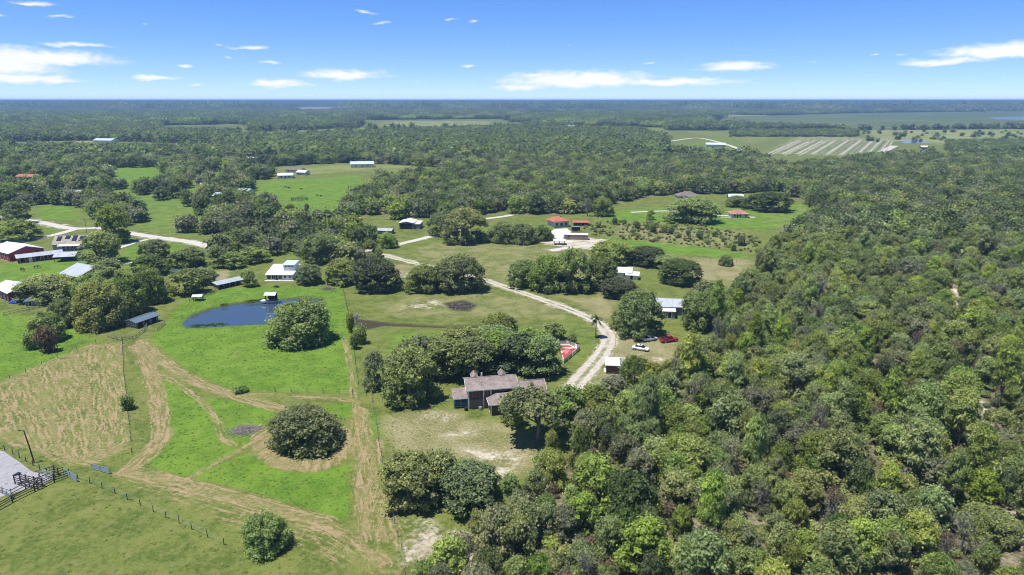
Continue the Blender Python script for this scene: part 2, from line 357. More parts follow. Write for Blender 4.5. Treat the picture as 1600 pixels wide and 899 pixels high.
# tracks: centre line in pixels, half width in metres, amount
def line(*p): return smooth_line([G(*q)[:2] for q in p], 2.0)
TRACKS = [(line((222,533),(250,560),(285,585),(330,606),(385,624),(440,640)), 2.0, 1.0), (line((240,578),(280,602),(315,628),(338,655),(348,684),(375,702)), 0.9, .9),
          (line((375,702),(430,672),(460,655)), 1.0, .6), (line((375,702),(335,725),(295,748)), .8, .8), (line((215,540),(238,590),(252,650),(250,690),(218,720),(196,738)), 2.3, .95),
          (line((340,612),(420,617),(500,622),(560,628)), 1.2, .7), (line((538,528),(546,565),(552,610),(560,650)), 1.0, .85),
          (line((200,742),(300,768),(420,800),(520,830),(600,880)), 1.6, .85), (line((208,734),(300,754),(420,786),(535,818)), 1.0, 1.0),
          (line((560,640),(566,700),(572,770),(575,840)), 1.6, .9), (line((590,690),(598,740),(612,800),(625,860)), 1.2, .8),
          (line((360,560),(380,545),(418,532)), .8, .45)]
WOODS_SAND = line((1483,322),(1487,350),(1497,400),(1490,450),(1497,500),(1500,560),(1512,610),(1530,660),(1540,720),(1560,790),(1600,860))
POND = PG([(284,503),(296,492),(322,483),(360,475),(400,470),(440,467),(480,464),(502,467),(506,475),(490,484),(455,496),(425,504),(380,506),(330,509),(292,511)])
POND2 = PG([(268,418),(300,416),(325,418),(330,424),(300,427),(272,425)])
DITCH = line((552,503),(600,506),(650,508),(700,510),(780,509))
MAX_CH = ('lush', 'straw', 'sand', 'dry', 'wet', 'pale', 'marsh', 'wood')

# where the woods stand (outlines of their feet on the ground, in pixels)
W_RIGHT = [(640,960),(668,890),(735,852),(790,815),(800,775),(850,752),(858,728),(890,715),(905,668),(962,652),(992,620),(1040,592),(1075,570),(1108,545),(1118,505),(1140,474),(1180,447),(1186,412),(1236,372),(1275,342),(1266,316),(1290,296),(1240,268),(1350,252),(1600,248),(1760,246),(2000,420),(2300,960)]
W_BACK = [(536,338),(530,312),(566,290),(690,276),(690,262),(560,254),(430,260),(380,252),(-80,246),(-300,215),(-300,205),(560,204),(1000,207),(1040,222),(1040,244),(1180,250),(1290,296),(1266,316),(1215,300),(1130,303),(1050,303),(960,318),(930,332),(880,334),(780,338),(690,350),(620,344),(560,352)]
W_HOUSE = [(648,640),(600,600),(655,560),(690,540),(760,530),(860,532),(880,560),(884,592),(845,588),(800,582),(725,584),(690,604),(690,640)]
WOODS = [(PG(p), d) for p, d in ((W_RIGHT, 1.0), (W_BACK, 1.0), (W_LEFT, .62), (W_MIDL, .68))]
CLEAR = [PG(p) for p in ([(170,262),(250,262),(262,284),(245,296),(176,294)], [(0,222),(130,220),(340,226),(330,237),(190,239),(0,237)], [(395,284),(470,280),(592,272),(590,296),(530,335),(470,356),(360,368),(345,362),(440,338)],
         [(430,262),(560,256),(690,262),(680,272),(560,272),(430,278)], [(55,324),(122,322),(128,346),(60,343)], [(268,405),(330,405),(332,430),(268,430)],
         [(600,345),(690,338),(690,375),(590,375)], [(730,338),(800,330),(800,345),(730,350)], [(1090,305),(1210,306),(1210,330),(1090,330)], [(150,300),(215,297),(218,306),(160,312)], [(252,302),(300,297),(322,304),(268,310)], [(318,272),(350,267),(354,276),(322,281)], [(556,340),(604,335),(600,356),(562,358)], [(392,356),(440,350),(452,362),(408,370)], [(60,296),(100,292),(104,300),(64,304)], [(330,330),(372,326),(378,336),(336,340)], [(690,252),(760,250),(766,256),(694,259)], [(560,188),(790,186),(790,200),(560,201)],
         [(1030,238),(1112,210),(1250,208),(1400,214),(1372,252),(1180,250)], [(250,208),(250,196),(390,194),(390,209)])]
ROADS = []
def wood_mask(X, Y):
    m = np.zeros(X.shape)
    for p, d in WOODS: m = np.maximum(m, np.where(inside(p, X, Y), d, 0))
    far = Y > G(800, 204).y - 1
    m = np.where(far & (m == 0), 0.95, m)
    for p in CLEAR: m = np.where(inside(p, X, Y), 0.0, m)
    for p, ch, am, sw in COVER:
        if ch in ('marsh', 'pale', 'sand') and p[:, 1].min() > 900: m = np.where(inside(p, X, Y), 0.0, m)
    # far off, openings scattered through the woodland
    f = np.sin(X * .0041 + 1.3 * np.sin(Y * .0023)) * np.sin(Y * .0019 + 1.7 * np.sin(X * .0017 + 2))
    m = np.where((Y > 950) & (f > 0.62) & (m > .9), 0.03, m)
    return m

def cover(X, Y):
    C = {k: np.zeros(X.shape) for k in MAX_CH}
    for p, ch, am, sw in COVER: C[ch] = np.maximum(C[ch], am * soft(p, X, Y, sw))
    # ring mown round the big oak
    ring = soft(RING, X, Y, 1.4)
    C['straw'] = np.maximum(C['straw'], .95 * ring); C['lush'] *= 1 - ring
    for pts, hw, am in TRACKS:
        s = (X > pts[:, 0].min() - 6) & (X < pts[:, 0].max() + 6) & (Y > pts[:, 1].min() - 6) & (Y < pts[:, 1].max() + 6)
        if s.any():
            d = seg_dist(pts[::2] if len(pts) > 8 else pts, X[s], Y[s]); v = am * .85 * np.clip((hw * .8 + .6 - d) / 1.2, 0, 1)
            C['straw'][s] = np.maximum(C['straw'][s], v); C['lush'][s] *= 1 - .8 * v
    for pts, hw in ROADS:
        s = (X > pts[:, 0].min() - 9) & (X < pts[:, 0].max() + 9) & (Y > pts[:, 1].min() - 9) & (Y < pts[:, 1].max() + 9)
        if s.any():
            d = seg_dist(pts[::2] if len(pts) > 8 else pts, X[s], Y[s]); C['sand'][s] = np.maximum(C['sand'][s], .6 * np.clip((hw + 1.6 - d) / 2.0, 0, 1))
    s = (X > WOODS_SAND[:, 0].min() - 9) & (X < WOODS_SAND[:, 0].max() + 9)
    if s.any():
        d = seg_dist(WOODS_SAND[::3], X[s], Y[s]); C['sand'][s] = np.maximum(C['sand'][s], .6 * np.clip((3.8 - d) / 3.0, 0, 1))
    wm_ = wood_mask(X, Y); C['pale'] = np.maximum(C['pale'], np.where((Y > 950) & (np.abs(wm_ - .03) < .005), .75, 0)); C['wood'] = np.where(wm_ > .85, wm_, wm_ * .5)
    return C
def pond_depth(X, Y):
    z = np.zeros(X.shape)
    for p in (POND, POND2):
        s = (np.abs(X - p[:, 0].mean()) < 90) & (np.abs(Y - p[:, 1].mean()) < 60)
        if s.any():
            d = seg_dist(p, X[s], Y[s], True); d = np.where(inside(p, X[s], Y[s]), d, -d)
            z[s] = np.minimum(z[s], -1.6 * np.clip((d + 1.5) / 4.5, 0, 1))
    s = (np.abs(X - DITCH[:, 0].mean()) < 60) & (np.abs(Y - DITCH[:, 1].mean()) < 25)
    if s.any(): z[s] = np.minimum(z[s], -0.5 * np.clip((1.5 - seg_dist(DITCH[::3], X[s], Y[s])) / 1.2, 0, 1))
    return z
HAYLINES = [line((20,600),(40,650),(60,700)), line((90,570),(110,640),(120,715)), line((150,545),(165,620),(172,700)), line((10,690),(80,722),(150,735)), line((560,640),(566,700),(572,770),(575,840),(590,899))]
def flow(X, Y):
    D = np.full(X.shape, 99.0); A = np.zeros(X.shape); sel = (Y < 260) & (X < 0) & (X > -170); xs, ys = X[sel], Y[sel]; d0 = np.full(xs.shape, 1e9); sd = np.zeros(xs.shape); al = np.zeros(xs.shape)
    for q, pts in enumerate([t[0] for t in TRACKS] + HAYLINES):
        p = pts[::2]; run = 0.0
        for i in range(len(p) - 1):
            ax, ay = p[i]; bx, by = p[i + 1]; L = math.hypot(bx - ax, by - ay) + 1e-9
            u = (xs - ax) * (bx - ax) / L + (ys - ay) * (by - ay) / L; uc = np.clip(u, 0, L); cr = ((xs - ax) * (by - ay) - (ys - ay) * (bx - ax)) / L
            d = np.hypot(xs - ax - uc * (bx - ax) / L, ys - ay - uc * (by - ay) / L); m = d < d0
            d0 = np.where(m, d, d0); sd = np.where(m, np.sign(cr) * d, sd); al = np.where(m, run + u + 60 * q, al); run += L
    D[sel] = sd + 40; A[sel] = al
    return D, A
def paint(me, C, X=None, Y=None):
    if X is not None:
        D, A = flow(X, Y); a = me.attributes.new('flow', 'FLOAT_VECTOR', 'POINT'); a.data.foreach_set('vector', np.stack([D, A, np.zeros_like(D)], -1).astype(np.float32).ravel())
    for nm, chs in (('cover_a', ('lush', 'straw', 'sand')), ('cover_b', ('dry', 'wet', 'wood')), ('cover_c', ('pale', 'marsh', None))):
        a = me.attributes.new(nm, 'FLOAT_VECTOR', 'POINT')
        arr = np.stack([C[c] if c else np.zeros_like(C['lush']) for c in chs], -1).astype(np.float32); a.data.foreach_set('vector', arr.ravel())

# ------------------------------------------------------------------ ground material
gm, g = mat_new('ground_cover')
pos = g.n('ShaderNodeNewGeometry').outputs['Position']
def scaled(v, s): return g.n('ShaderNodeVectorMath', {0: v, 1: s}, operation='MULTIPLY').outputs[0]
lush, straw, sand = g.sep(g.attr('cover_a').outputs['Vector']); dry, wet, wood = g.sep(g.attr('cover_b').outputs['Vector'])
pale, marsh, _z = g.sep(g.attr('cover_c').outputs['Vector'])
n_big = g.noise(pos, 0.022, 4.0, 0.6); n_mid = g.noise(pos, 0.16, 5.0, 0.62, 0.6); n_fine = g.noise(pos, 1.15, 4.0, 0.68); n_tuft = g.noise(pos, 2.6, 4.0, 0.7)
n_edge = g.m('SUBTRACT', g.m('ADD', g.m('MULTIPLY', n_mid, .5), g.m('MULTIPLY', n_fine, .5)), 0.5)
def edged(v, k=1.5, w=.28): return g.mr(g.m('ADD', v, g.m('MULTIPLY', g.m('MULTIPLY', n_edge, k), g.m('MINIMUM', g.m('MULTIPLY', v, 3.0), 1.0))), 0.5 - w, 0.5 + w)
past = g.mix(g.mr(n_mid, 0.38, 0.62), (0.078, 0.108, 0.022, 1), (0.155, 0.172, 0.045, 1))
past = g.mix(g.m('MULTIPLY', g.mr(n_big, 0.45, 0.68), .5), past, (0.120, 0.165, 0.030, 1))
past = g.mix(g.m('MULTIPLY', g.mr(n_fine, 0.42, 0.64), .6), past, (0.175, 0.195, 0.060, 1))
past = g.mix(g.m('MULTIPLY', g.mr(n_tuft, 0.5, 0.66), .5), past, (0.065, 0.105, 0.020, 1))
lushc = g.mix(g.mr(n_mid, 0.38, 0.62), (0.078, 0.148, 0.018, 1), (0.128, 0.210, 0.028, 1))
lushc = g.mix(g.m('MULTIPLY', g.mr(n_tuft, 0.44, 0.62), .6), lushc, (0.165, 0.25, 0.045, 1))
lushc = g.mix(g.m('MULTIPLY', g.mr(g.noise(pos, 0.9, 5.0, .7), 0.5, 0.78), .4), lushc, (0.062, 0.120, 0.016, 1))
lushc = g.mix(g.m('MULTIPLY', g.mr(n_big, 0.5, 0.7), .35), lushc, (0.16, 0.225, 0.035, 1))
n_pat = g.noise(pos, .42, 5.0, .7, .8)
past = g.mix(g.m('MULTIPLY', g.mr(n_pat, .50, .64), .55), past, (0.190, 0.185, 0.070, 1)); past = g.mix(g.m('MULTIPLY', g.mr(n_pat, .46, .34), .5), past, (0.060, 0.100, 0.022, 1))
lushc = g.mix(g.m('MULTIPLY', g.mr(n_pat, .52, .66), .5), lushc, (0.180, 0.225, 0.055, 1)); lushc = g.mix(g.m('MULTIPLY', g.mr(n_pat, .46, .34), .45), lushc, (0.060, 0.130, 0.020, 1))
c = g.mix(edged(lush, .9, .4), past, lushc)
# dry yard turf
dryc = g.mix(g.mr(n_mid, 0.3, 0.7), (0.175, 0.150, 0.066, 1), (0.27, 0.225, 0.13, 1))
dryc = g.mix(g.m('MULTIPLY', g.mr(n_fine, .4, .66), .65), dryc, (0.13, 0.155, 0.042, 1))
dryc = g.mix(g.m('MULTIPLY', g.mr(n_tuft, .46, .62), .75), dryc, (0.40, 0.345, 0.23, 1))
c = g.mix(g.m('MULTIPLY', edged(dry, 1.7, .4), .9), c, dryc)
# mown straw: swirling swaths of cut grass
warp = g.n('ShaderNodeVectorMath', {0: pos, 1: scaled(g.n('ShaderNodeTexNoise', {'Vector': pos, 'Scale': 0.05, 'Detail': 2.0}).outputs[1], (9, 9, 0))}, operation='ADD').outputs[0]
sw1 = g.noise(scaled(warp, (1.3, .22, 1)), 1.0, 6.0, .68, .25); sw2 = g.noise(scaled(warp, (.2, 1.25, 1)), 1.0, 6.0, .68, .25)
swm = g.mix(g.mr(g.noise(pos, .03, 2.0), .42, .58), g.n('ShaderNodeCombineColor', {0: sw1, 1: sw1, 2: sw1}).outputs[0], g.n('ShaderNodeCombineColor', {0: sw2, 1: sw2, 2: sw2}).outputs[0])
fl = g.attr('flow').outputs['Vector']; fl = g.n('ShaderNodeVectorMath', {0: fl, 1: scaled(g.n('ShaderNodeTexNoise', {'Vector': pos, 'Scale': 0.25, 'Detail': 3.0}).outputs[1], (1.6, 3, 0))}, operation='ADD').outputs[0]
sw3 = g.noise(scaled(fl, (1.7, .15, 1)), 1.0, 6.0, .66, .2)
swv = g.m('ADD', g.m('MULTIPLY', sw3, .68), g.m('MULTIPLY', n_fine, .32))
strawc = g.mix(g.mr(swv, .44, .56), (0.150, 0.145, 0.050, 1), (0.30, 0.228, 0.130, 1))
strawc = g.mix(g.m('MULTIPLY', g.mr(n_tuft, .5, .7), .4), strawc, (0.42, 0.35, 0.22, 1))
strawc = g.mix(g.m('MULTIPLY', g.mr(n_mid, .5, .72), .55), strawc, (0.115, 0.150, 0.030, 1))
c = g.mix(g.mr(g.m('ADD', straw, g.m('MULTIPLY', g.m('MULTIPLY', g.m('SUBTRACT', swv, .5), g.m('MINIMUM', g.m('MULTIPLY', straw, 3.0), 1.0)), 3.0)), .22, .80), c, strawc)
# woodland floor: leaf litter, low brush and sand showing through
floor = g.mix(g.mr(n_mid, .38, .62), (0.11, 0.092, 0.058, 1), (0.27, 0.225, 0.165, 1))
floor = g.mix(g.m('MULTIPLY', g.mr(n_fine, .42, .62), .75), floor, (0.060, 0.088, 0.026, 1))
c = g.mix(edged(wood, .9, .3), c, floor)
# pale rough pasture, marsh
c = g.mix(g.m('MULTIPLY', edged(pale, 1.0, .35), .9), c, g.mix(g.mr(n_big, .35, .65), (0.15, 0.185, 0.055, 1), (0.27, 0.27, 0.12, 1)))
mr_ = g.mix(g.mr(g.noise(scaled(pos, (.0035, .012, 1)), 1.0, 6.0, .68), .35, .65), (0.055, 0.092, 0.032, 1), (0.150, 0.160, 0.070, 1))
c = g.mix(g.m('MULTIPLY', edged(marsh, .8, .35), .95), c, mr_)
# wet and bare
c = g.mix(edged(wet, 1.3, .35), c, g.mix(n_fine, (0.025, 0.026, 0.018, 1), (0.075, 0.062, 0.045, 1)))
sandc = g.mix(g.mr(n_mid, .3, .7), (0.42, 0.355, 0.29, 1), (0.60, 0.55, 0.49, 1))
sandc = g.mix(g.m('MULTIPLY', g.mr(n_big, .45, .6), .5), sandc, (0.33, 0.235, 0.175, 1))
c = g.mix(g.m('MULTIPLY', edged(sand, 3.6, .34), .9), c, sandc)
# far woodland beyond the last modelled trees: canopy mottling
gx_, gy_, gz_ = g.sep(pos)
dist = g.n('ShaderNodeVectorMath', {0: pos}, operation='LENGTH').outputs['Value']
can = g.mix(g.mr(g.noise(scaled(pos, (.004, .0022, 1)), 1.0, 7.0, .72), .36, .62), (0.020, 0.034, 0.016, 1), (0.058, 0.076, 0.032, 1))
can = g.mix(g.m('MULTIPLY', g.mr(g.noise(scaled(pos, (.0009, .0005, 1)), 1.0, 5.0, .6), .60, .68), .8), can, (0.16, 0.17, 0.08, 1))
c = g.mix(g.m('MULTIPLY', g.mr(dist, 3200, 4600), g.m('SUBTRACT', 1.0, g.m('MAXIMUM', g.m('MAXIMUM', marsh, pale), sand))), c, can)
hgt = g.m('ADD', g.m('MULTIPLY', n_fine, .5), g.m('MULTIPLY', n_tuft, .35))
bmp = g.n('ShaderNodeBump', {'Strength': 0.9, 'Distance': 0.5, 'Height': hgt}).outputs[0]
c = g.n('ShaderNodeHueSaturation', {'Hue': .503, 'Saturation': 1.03, 'Value': .99, 'Color': c}).outputs[0]
finish(g, c, 0.95, 0.1, 0.0, bmp)

def gravel(name, col, dark, rut=True):
    """driveway: pale shell in two wheel ruts, weeds down the middle and ragged verges; 'across' runs -1..1"""
    m, t = mat_new(name); p = t.n('ShaderNodeNewGeometry').outputs['Position']
    u = t.sep(t.attr('across').outputs['Vector'])[0]
    n1 = t.noise(p, .9, 5.0, .65); n2 = t.noise(p, 4.0, 3.0, .6); n3 = t.noise(p, .2, 3.0, .6)
    c = t.mix(t.mr(n1, .3, .7), dark, col); c = t.mix(t.m('MULTIPLY', t.mr(n2, .5, .75), .4), c, tuple(v * .7 for v in col))
    grass = t.mix(n1, (0.10, 0.13, 0.032, 1), (0.20, 0.195, 0.085, 1))
    au = t.m('ABSOLUTE', u)
    verge = t.mr(t.m('ADD', au, t.m('MULTIPLY', t.m('SUBTRACT', n1, .5), .9)), .78, 1.0)
    if rut:
        mid = t.m('MULTIPLY', t.mr(t.m('ADD', au, t.m('MULTIPLY', t.m('SUBTRACT', n1, .5), .5)), .12, .34, 1.0, 0.0), t.mr(n3, .40, .60, .25, .95))
        verge = t.m('MAXIMUM', verge, mid)
    c = t.mix(t.m('MULTIPLY', verge, .92), c, grass)
    b = t.n('ShaderNodeBump', {'Strength': .5, 'Distance': .06, 'Height': n2}).outputs[0]
    finish(t, c, .95, .15, 0, b); return m
M_SHELL = gravel('shell_gravel', (0.50, 0.46, 0.40), (0.34, 0.30, 0.25)); M_ROAD = gravel('pale_road', (0.52, 0.49, 0.45), (0.40, 0.37, 0.33), False)

def ribbon(name, pts, hw, mat, label, cat, z=0.03, jitter=.25, taper=None):
    pts = np.asarray(pts); n = len(pts); T = np.gradient(pts, axis=0); T /= np.linalg.norm(T, axis=1)[:, None] + 1e-9
    N = np.stack([T[:, 1], -T[:, 0]], 1); rows = (-1, -.5, 0, .5, 1); V = []; U = []
    r = random.Random(name + label)
    for i in range(n):
        jl, jr = r.uniform(-jitter, jitter), r.uniform(-jitter, jitter)
        w_ = hw * (taper(i / (n - 1)) if taper else 1)
        for q in rows:
            off = q * w_ + (jl if q == -1 else jr if q == 1 else 0)
            V.append((*(pts[i] + N[i] * off), z)); U.append((q, 0, 0))
    F = [(i*5+k, i*5+k+1, (i+1)*5+k+1, (i+1)*5+k) for i in range(n - 1) for k in range(4)]
    me = np_mesh(name, V, F, mat); a = me.attributes.new('across', 'FLOAT_VECTOR', 'POINT'); a.data.foreach_set('vector', np.array(U, np.float32).ravel())
    me.validate(); o = link(bpy.data.objects.new(name, me)); tag(o, label, cat, kind='structure')
    if me.polygons and me.polygons[0].normal.z < 0: me.flip_normals()
    return o
DRIVE = line((880,640),(896,606),(918,580),(938,556),(950,534),(948,518),(930,502),(890,484),(840,466),(790,449),(757,438),(700,424),(655,413),(600,399),(572,394))
LANE = line((520,402),(556,395),(600,387),(640,378),(690,366),(730,358))
RD_W = line((-120,330),(0,340),(60,347),(110,357),(160,357),(205,365),(250,372),(300,379),(350,392))
RD_B = line((118,358),(90,366),(40,376),(-60,386))
PATHS = [('farm_path', line((185,388),(215,378),(238,373)), 1.6, 'thin pale path joining the white road above the lawn'),
         ('farm_path', line((150,425),(180,415),(205,410),(222,405)), 1.4, 'thin pale path crossing the lawn behind the big grey barn roof'),
         ('farm_path', line((30,445),(50,440),(90,432)), 1.3, 'short pale path by the lower red barn'),
         ('driveway', line((860,392),(900,386),(940,384),(965,388)), 2.6, 'white sandy driveway in front of the long brown shed'),
         ('driveway', line((730,346),(760,342),(790,338),(800,336)), 2.2, 'pale drive curving through trees left of the orange-roofed house'),
         ('driveway', line((985,332),(1050,330),(1100,335),(1180,340)), 1.8, 'pale drive leading to the pink-roofed house'),
         ('farm_path', line((1040,222),(1090,216),(1135,226),(1170,240)), 4.0, 'pale farm road past the far white farmhouse'),
         ('farm_path', line((1398,228),(1385,234),(1372,242),(1356,250)), 6.0, 'bright white track at the edge of the far striped field'),
         ('farm_path', line((0,399),(40,396),(60,392)), 1.3, 'pale strip of drive behind the red barn')]
ROADS += [(DRIVE, 1.9), (LANE, 2.0), (RD_W, 3.2)]

# the ground sheet: nested grids, fine near the camera, coarse to the horizon
def grid(x0, x1, y0, y1, st, hole=None, dz=0.0):
    xs = np.arange(x0, x1 + st * .5, st); ys = np.arange(y0, y1 + st * .5, st)
    X, Y = np.meshgrid(xs, ys); nx = len(xs)
    I, J = np.meshgrid(np.arange(nx - 1), np.arange(len(ys) - 1)); k = (J * nx + I).ravel()
    if hole:
        cx, cy_ = (xs[:-1] + st / 2), (ys[:-1] + st / 2); CX, CY = np.meshgrid(cx, cy_)
        k = k[~((CX > hole[0] + st) & (CX < hole[1] - st) & (CY > hole[2] + st) & (CY < hole[3] - st)).ravel()]
    F = np.stack([k, k + 1, k + nx + 1, k + nx], 1)
    V = np.stack([X.ravel(), Y.ravel(), np.full(X.size, dz)], 1)
    used = np.unique(F); mp = np.full(len(V), -1); mp[used] = np.arange(len(used))
    return V[used], mp[F]
parts = [grid(-170, 190, 60, 440, .8), grid(-720, 800, -60, 1240, 5, (-170, 190, 60, 440), -.03), grid(-3000, 3000, -400, 4400, 25, (-720, 800, -60, 1240), -.06),
         grid(-48000, 48000, -12000, 60000, 400, (-3000, 3000, -400, 4400), -.2)]
GV = []; GF = []; off = 0
for v, f in parts: GV.append(v); GF.append(f + off); off += len(v)
GV = np.concatenate(GV); GF = np.concatenate(GF)
GC = cover(GV[:, 0], GV[:, 1]); GV[:, 2] += pond_depth(GV[:, 0], GV[:, 1])
me = np_mesh('ground', GV, GF, gm); paint(me, GC, GV[:, 0], GV[:, 1])
tag(link(bpy.data.objects.new('ground', me)), 'flat green ranch land of pasture, hay stubble, sand and woodland floor reaching the horizon', 'ground', kind='structure')

ribbon('driveway', DRIVE, 1.9, M_SHELL, 'white shell driveway winding from the brown house past the parked cars to the lane', 'driveway', taper=lambda t: 1.35 if t < .12 else 1.0 if t > .3 else 1.35 - (t - .12) * 1.9)
ribbon('lane', LANE, 2.1, M_ROAD, 'pale straight lane beside the open-fronted barn', 'lane', .036)
ribbon('road', RD_W, 3.0, M_ROAD, 'wide white rural road curving through the upper left', 'road', .03)
ribbon('road', RD_B, 2.6, M_ROAD, 'white side road forking off behind the house with solar panels', 'road', .038)
for nm, pts, hw, lab in PATHS: ribbon(nm, pts, hw, M_ROAD, lab, 'path', .042)
WPATH = ribbon('woodland_path', WOODS_SAND[:max(6, len(WOODS_SAND) // 3)], 1.5, M_SHELL, 'narrow white sand path cut through the wood on the right', 'path', .03, .4)

def flat_poly(name, poly, mat, z, label, cat):
    bm = bmesh.new(); vs = [bm.verts.new((p[0], p[1], z)) for p in poly]; f = bm.faces.new(vs)
    if f.normal.z < 0: f.normal_flip()
    bm.normal_update()
    if f.normal.z < 0: bmesh.ops.reverse_faces(bm, faces=[f])
    bmesh.ops.triangulate(bm, faces=bm.faces[:]); me = bpy.data.meshes.new(name); bm.to_mesh(me); bm.free(); me.materials.append(mat)
    return tag(link(bpy.data.objects.new(name, me)), label, cat, kind='structure')
m_water, t = mat_new('pond_water')
wp = t.n('ShaderNodeNewGeometry').outputs['Position']
wn = t.n('ShaderNodeBump', {'Strength': .12, 'Distance': .05, 'Height': t.noise(wp, 1.4, 3.0, .6)}).outputs[0]
finish(t, (0.045, 0.068, 0.105, 1), 0.07, 0.5, 0, wn)
def grow(p, k):
    c_ = p.mean(0); return c_ + (p - c_) * k
flat_poly('pond_water', grow(POND, 1.04), m_water, -.55, 'dark blue pond in the bright green meadow', 'pond')
flat_poly('pond_water', grow(POND2, 1.04), m_water, -.55, 'small pond half hidden by trees left of the white farmhouse', 'pond')
flat_poly('lake', PG([(270,204.5),(300,201.5),(350,200.5),(372,203),(352,206),(300,207.5)]), m_water, .3, 'distant pale lake among far woods in the upper left', 'lake')
flat_poly('lake', PG([(1545,183.5),(1600,182),(1680,182),(1680,187),(1600,187.5),(1556,187)]), m_water, .3, 'distant lake at the right edge below the horizon', 'lake')
flat_poly('pond_water', PG([(1404,221),(1430,219.5),(1452,221),(1440,224),(1412,224.5)]), m_water, .1, 'far pond beside the striped crop field', 'pond')
m_pad = gravel('grey_gravel_pad', (0.33, 0.325, 0.34), (0.25, 0.24, 0.25), False)
flat_poly('gravel_pad', PG([(-40,694),(6,706),(30,722),(50,737),(88,746),(66,758),(30,768),(-40,790)]), m_pad, .03, 'grey gravel yard at the left edge beside the cattle pens', 'gravel yard')
# straw swaths and bed rows of the far crop field
m_row = plain('crop_row_sand', (0.36, 0.34, 0.29), .95, .15, .3); m_crop = plain('crop_row_green', (0.075, 0.125, 0.03), .95, .3, .3)
for k in range(24):
    a = G(1190 + k * 8.2, 245 - k * .12); b = G(1250 + k * 6.4, 218.5); d = Vector((b.x - a.x, b.y - a.y)).normalized(); nrm = Vector((d.y, -d.x)) * (.9 if k % 3 else 1.5)
    green = k in (2, 5, 8, 10, 11, 13, 14, 16, 17, 19, 21)
    a2 = a.lerp(b, .02 + .1 * ((k * 37) % 7) / 7); b2 = a.lerp(b, .97 - .15 * ((k * 53) % 5) / 5)
    flat_poly('crop_row', [(a2.x - nrm.x, a2.y - nrm.y), (a2.x + nrm.x, a2.y + nrm.y), (b2.x + nrm.x, b2.y + nrm.y), (b2.x - nrm.x, b2.y - nrm.y)], m_crop if green else m_row, .06,
              ('dark green' if green else 'pale sandy') + ' bed row in the far striped crop field', 'crop row')['group'] = 'rows of the far crop field'

# ------------------------------------------------------------------ tree prototypes (unit crown radius)
def leaf_mesh(name, lobes, n, size, mat, seed, up=.55, shell=.62, bottom=.35, stretch=1.0):
    """leaf clumps spread over and through a crown made of many lobes; each clump is one folded leaf-spray face pair"""
    r = np.random.default_rng(seed); L = np.array(lobes, float)
    area = (L[:, 3] * L[:, 4] + L[:, 3] * L[:, 5]); k = r.choice(len(L), int(n * 1.7), p=area / area.sum())
    d = r.normal(size=(len(k), 3)); d /= np.linalg.norm(d, axis=1)[:, None]
    flip = (d[:, 2] < 0) & (r.random(len(k)) > bottom); d[flip, 2] *= -1
    rad = shell + (1.06 - shell) * np.sqrt(r.random(len(k)))
    P = L[k, :3] + d * rad[:, None] * L[k, 3:6]
    keep = np.ones(len(P), bool)                                  # nothing deep inside a neighbouring lobe
    for i in range(len(L)):
        q = np.linalg.norm((P - L[i, :3]) / L[i, 3:6], axis=1); keep &= ~((q < .58) & (k != i))
    P = P[keep][:n]; d = d[keep][:n]; k = k[keep][:n]; m = len(P)
    P = P + d * np.where(r.random(m) < .34, r.random(m) ** 1.5 * size * 4.5, 0)[:, None] + r.normal(size=(m, 3)) * size * .35
    N = d * .75 + r.normal(size=(m, 3)) * .55 + np.array([0, 0, up]); N /= np.linalg.norm(N, axis=1)[:, None]
    A = np.cross(N, r.normal(size=(m, 3))); A /= np.linalg.norm(A, axis=1)[:, None] + 1e-9; B = np.cross(N, A)
    s = size * (.55 + .9 * r.random(m))[:, None]; asp = (.55 + .4 * r.random(m))[:, None] / stretch
    fold = N * s * .22
    V = np.stack([P + A * s * stretch, P + B * s * asp - fold, P - A * s * stretch * .9, P - B * s * asp - fold], 1).reshape(-1, 3)
    F = np.arange(m * 4).reshape(-1, 4)
    me = np_mesh(name, V, F, mat)
    lob = r.random(len(L))
    tint = np.stack([np.clip(lob[k] * .55 + r.random(m) * .6 - .08, 0, 1), r.random(m), r.random(m), np.ones(m)], 1).astype(np.float32)
    a = me.attributes.new('tint', 'FLOAT_COLOR', 'FACE'); a.data.foreach_set('color', tint.ravel()); return me
def oak_lobes(seed, n=26, H=1.55, low=.42, flat=.75, rr=(.20, .36), skirt=9):
    r = random.Random(seed); out = []; lean = (r.uniform(-.15, .15), r.uniform(-.15, .15)); p1, p2, p3 = (r.uniform(0, 6.28) for _ in range(3))
    def bump(a): return 1 + .14 * math.sin(2 * a + p1) + .11 * math.sin(3 * a + p2) + .07 * math.sin(5 * a + p3)
    big = [(r.uniform(-.45, .45), r.uniform(-.45, .45), r.uniform(.8, 1.0)) for _ in range(3)]
    for i in range(n):
        a = i * 2.39996 + r.uniform(-.4, .4); q = math.sqrt((i + .5) / n) * r.uniform(.78, 1.0)
        rad = r.uniform(*rr) * (1 - .15 * q); q *= bump(a)
        x, y = math.cos(a) * q * (1 - rad * .55), math.sin(a) * q * (1 - rad * .55)
        top = low + (H - low) * math.sqrt(max(0.02, 1 - (q * .9) ** 2)) * r.uniform(.72, 1.06)
        z = max(low * .8, top - rad * flat)
        out.append((x + lean[0] * z, y + lean[1] * z, z, rad, rad * r.uniform(.85, 1.15), rad * flat))
    for q in range(skirt):
        a = q * 6.283 / skirt + r.uniform(-.2, .2); k = r.uniform(.62, .86) * bump(a); z = low * r.uniform(.55, 1.0); s = r.uniform(*rr) * .95; out.append((math.cos(a) * k, math.sin(a) * k, z, s, s, s * .9))
    for bx, by, s in big: out.append((bx * .5, by * .5, low + (H - low) * .45, .42 * s, .42 * s, .3 * s))
    return out
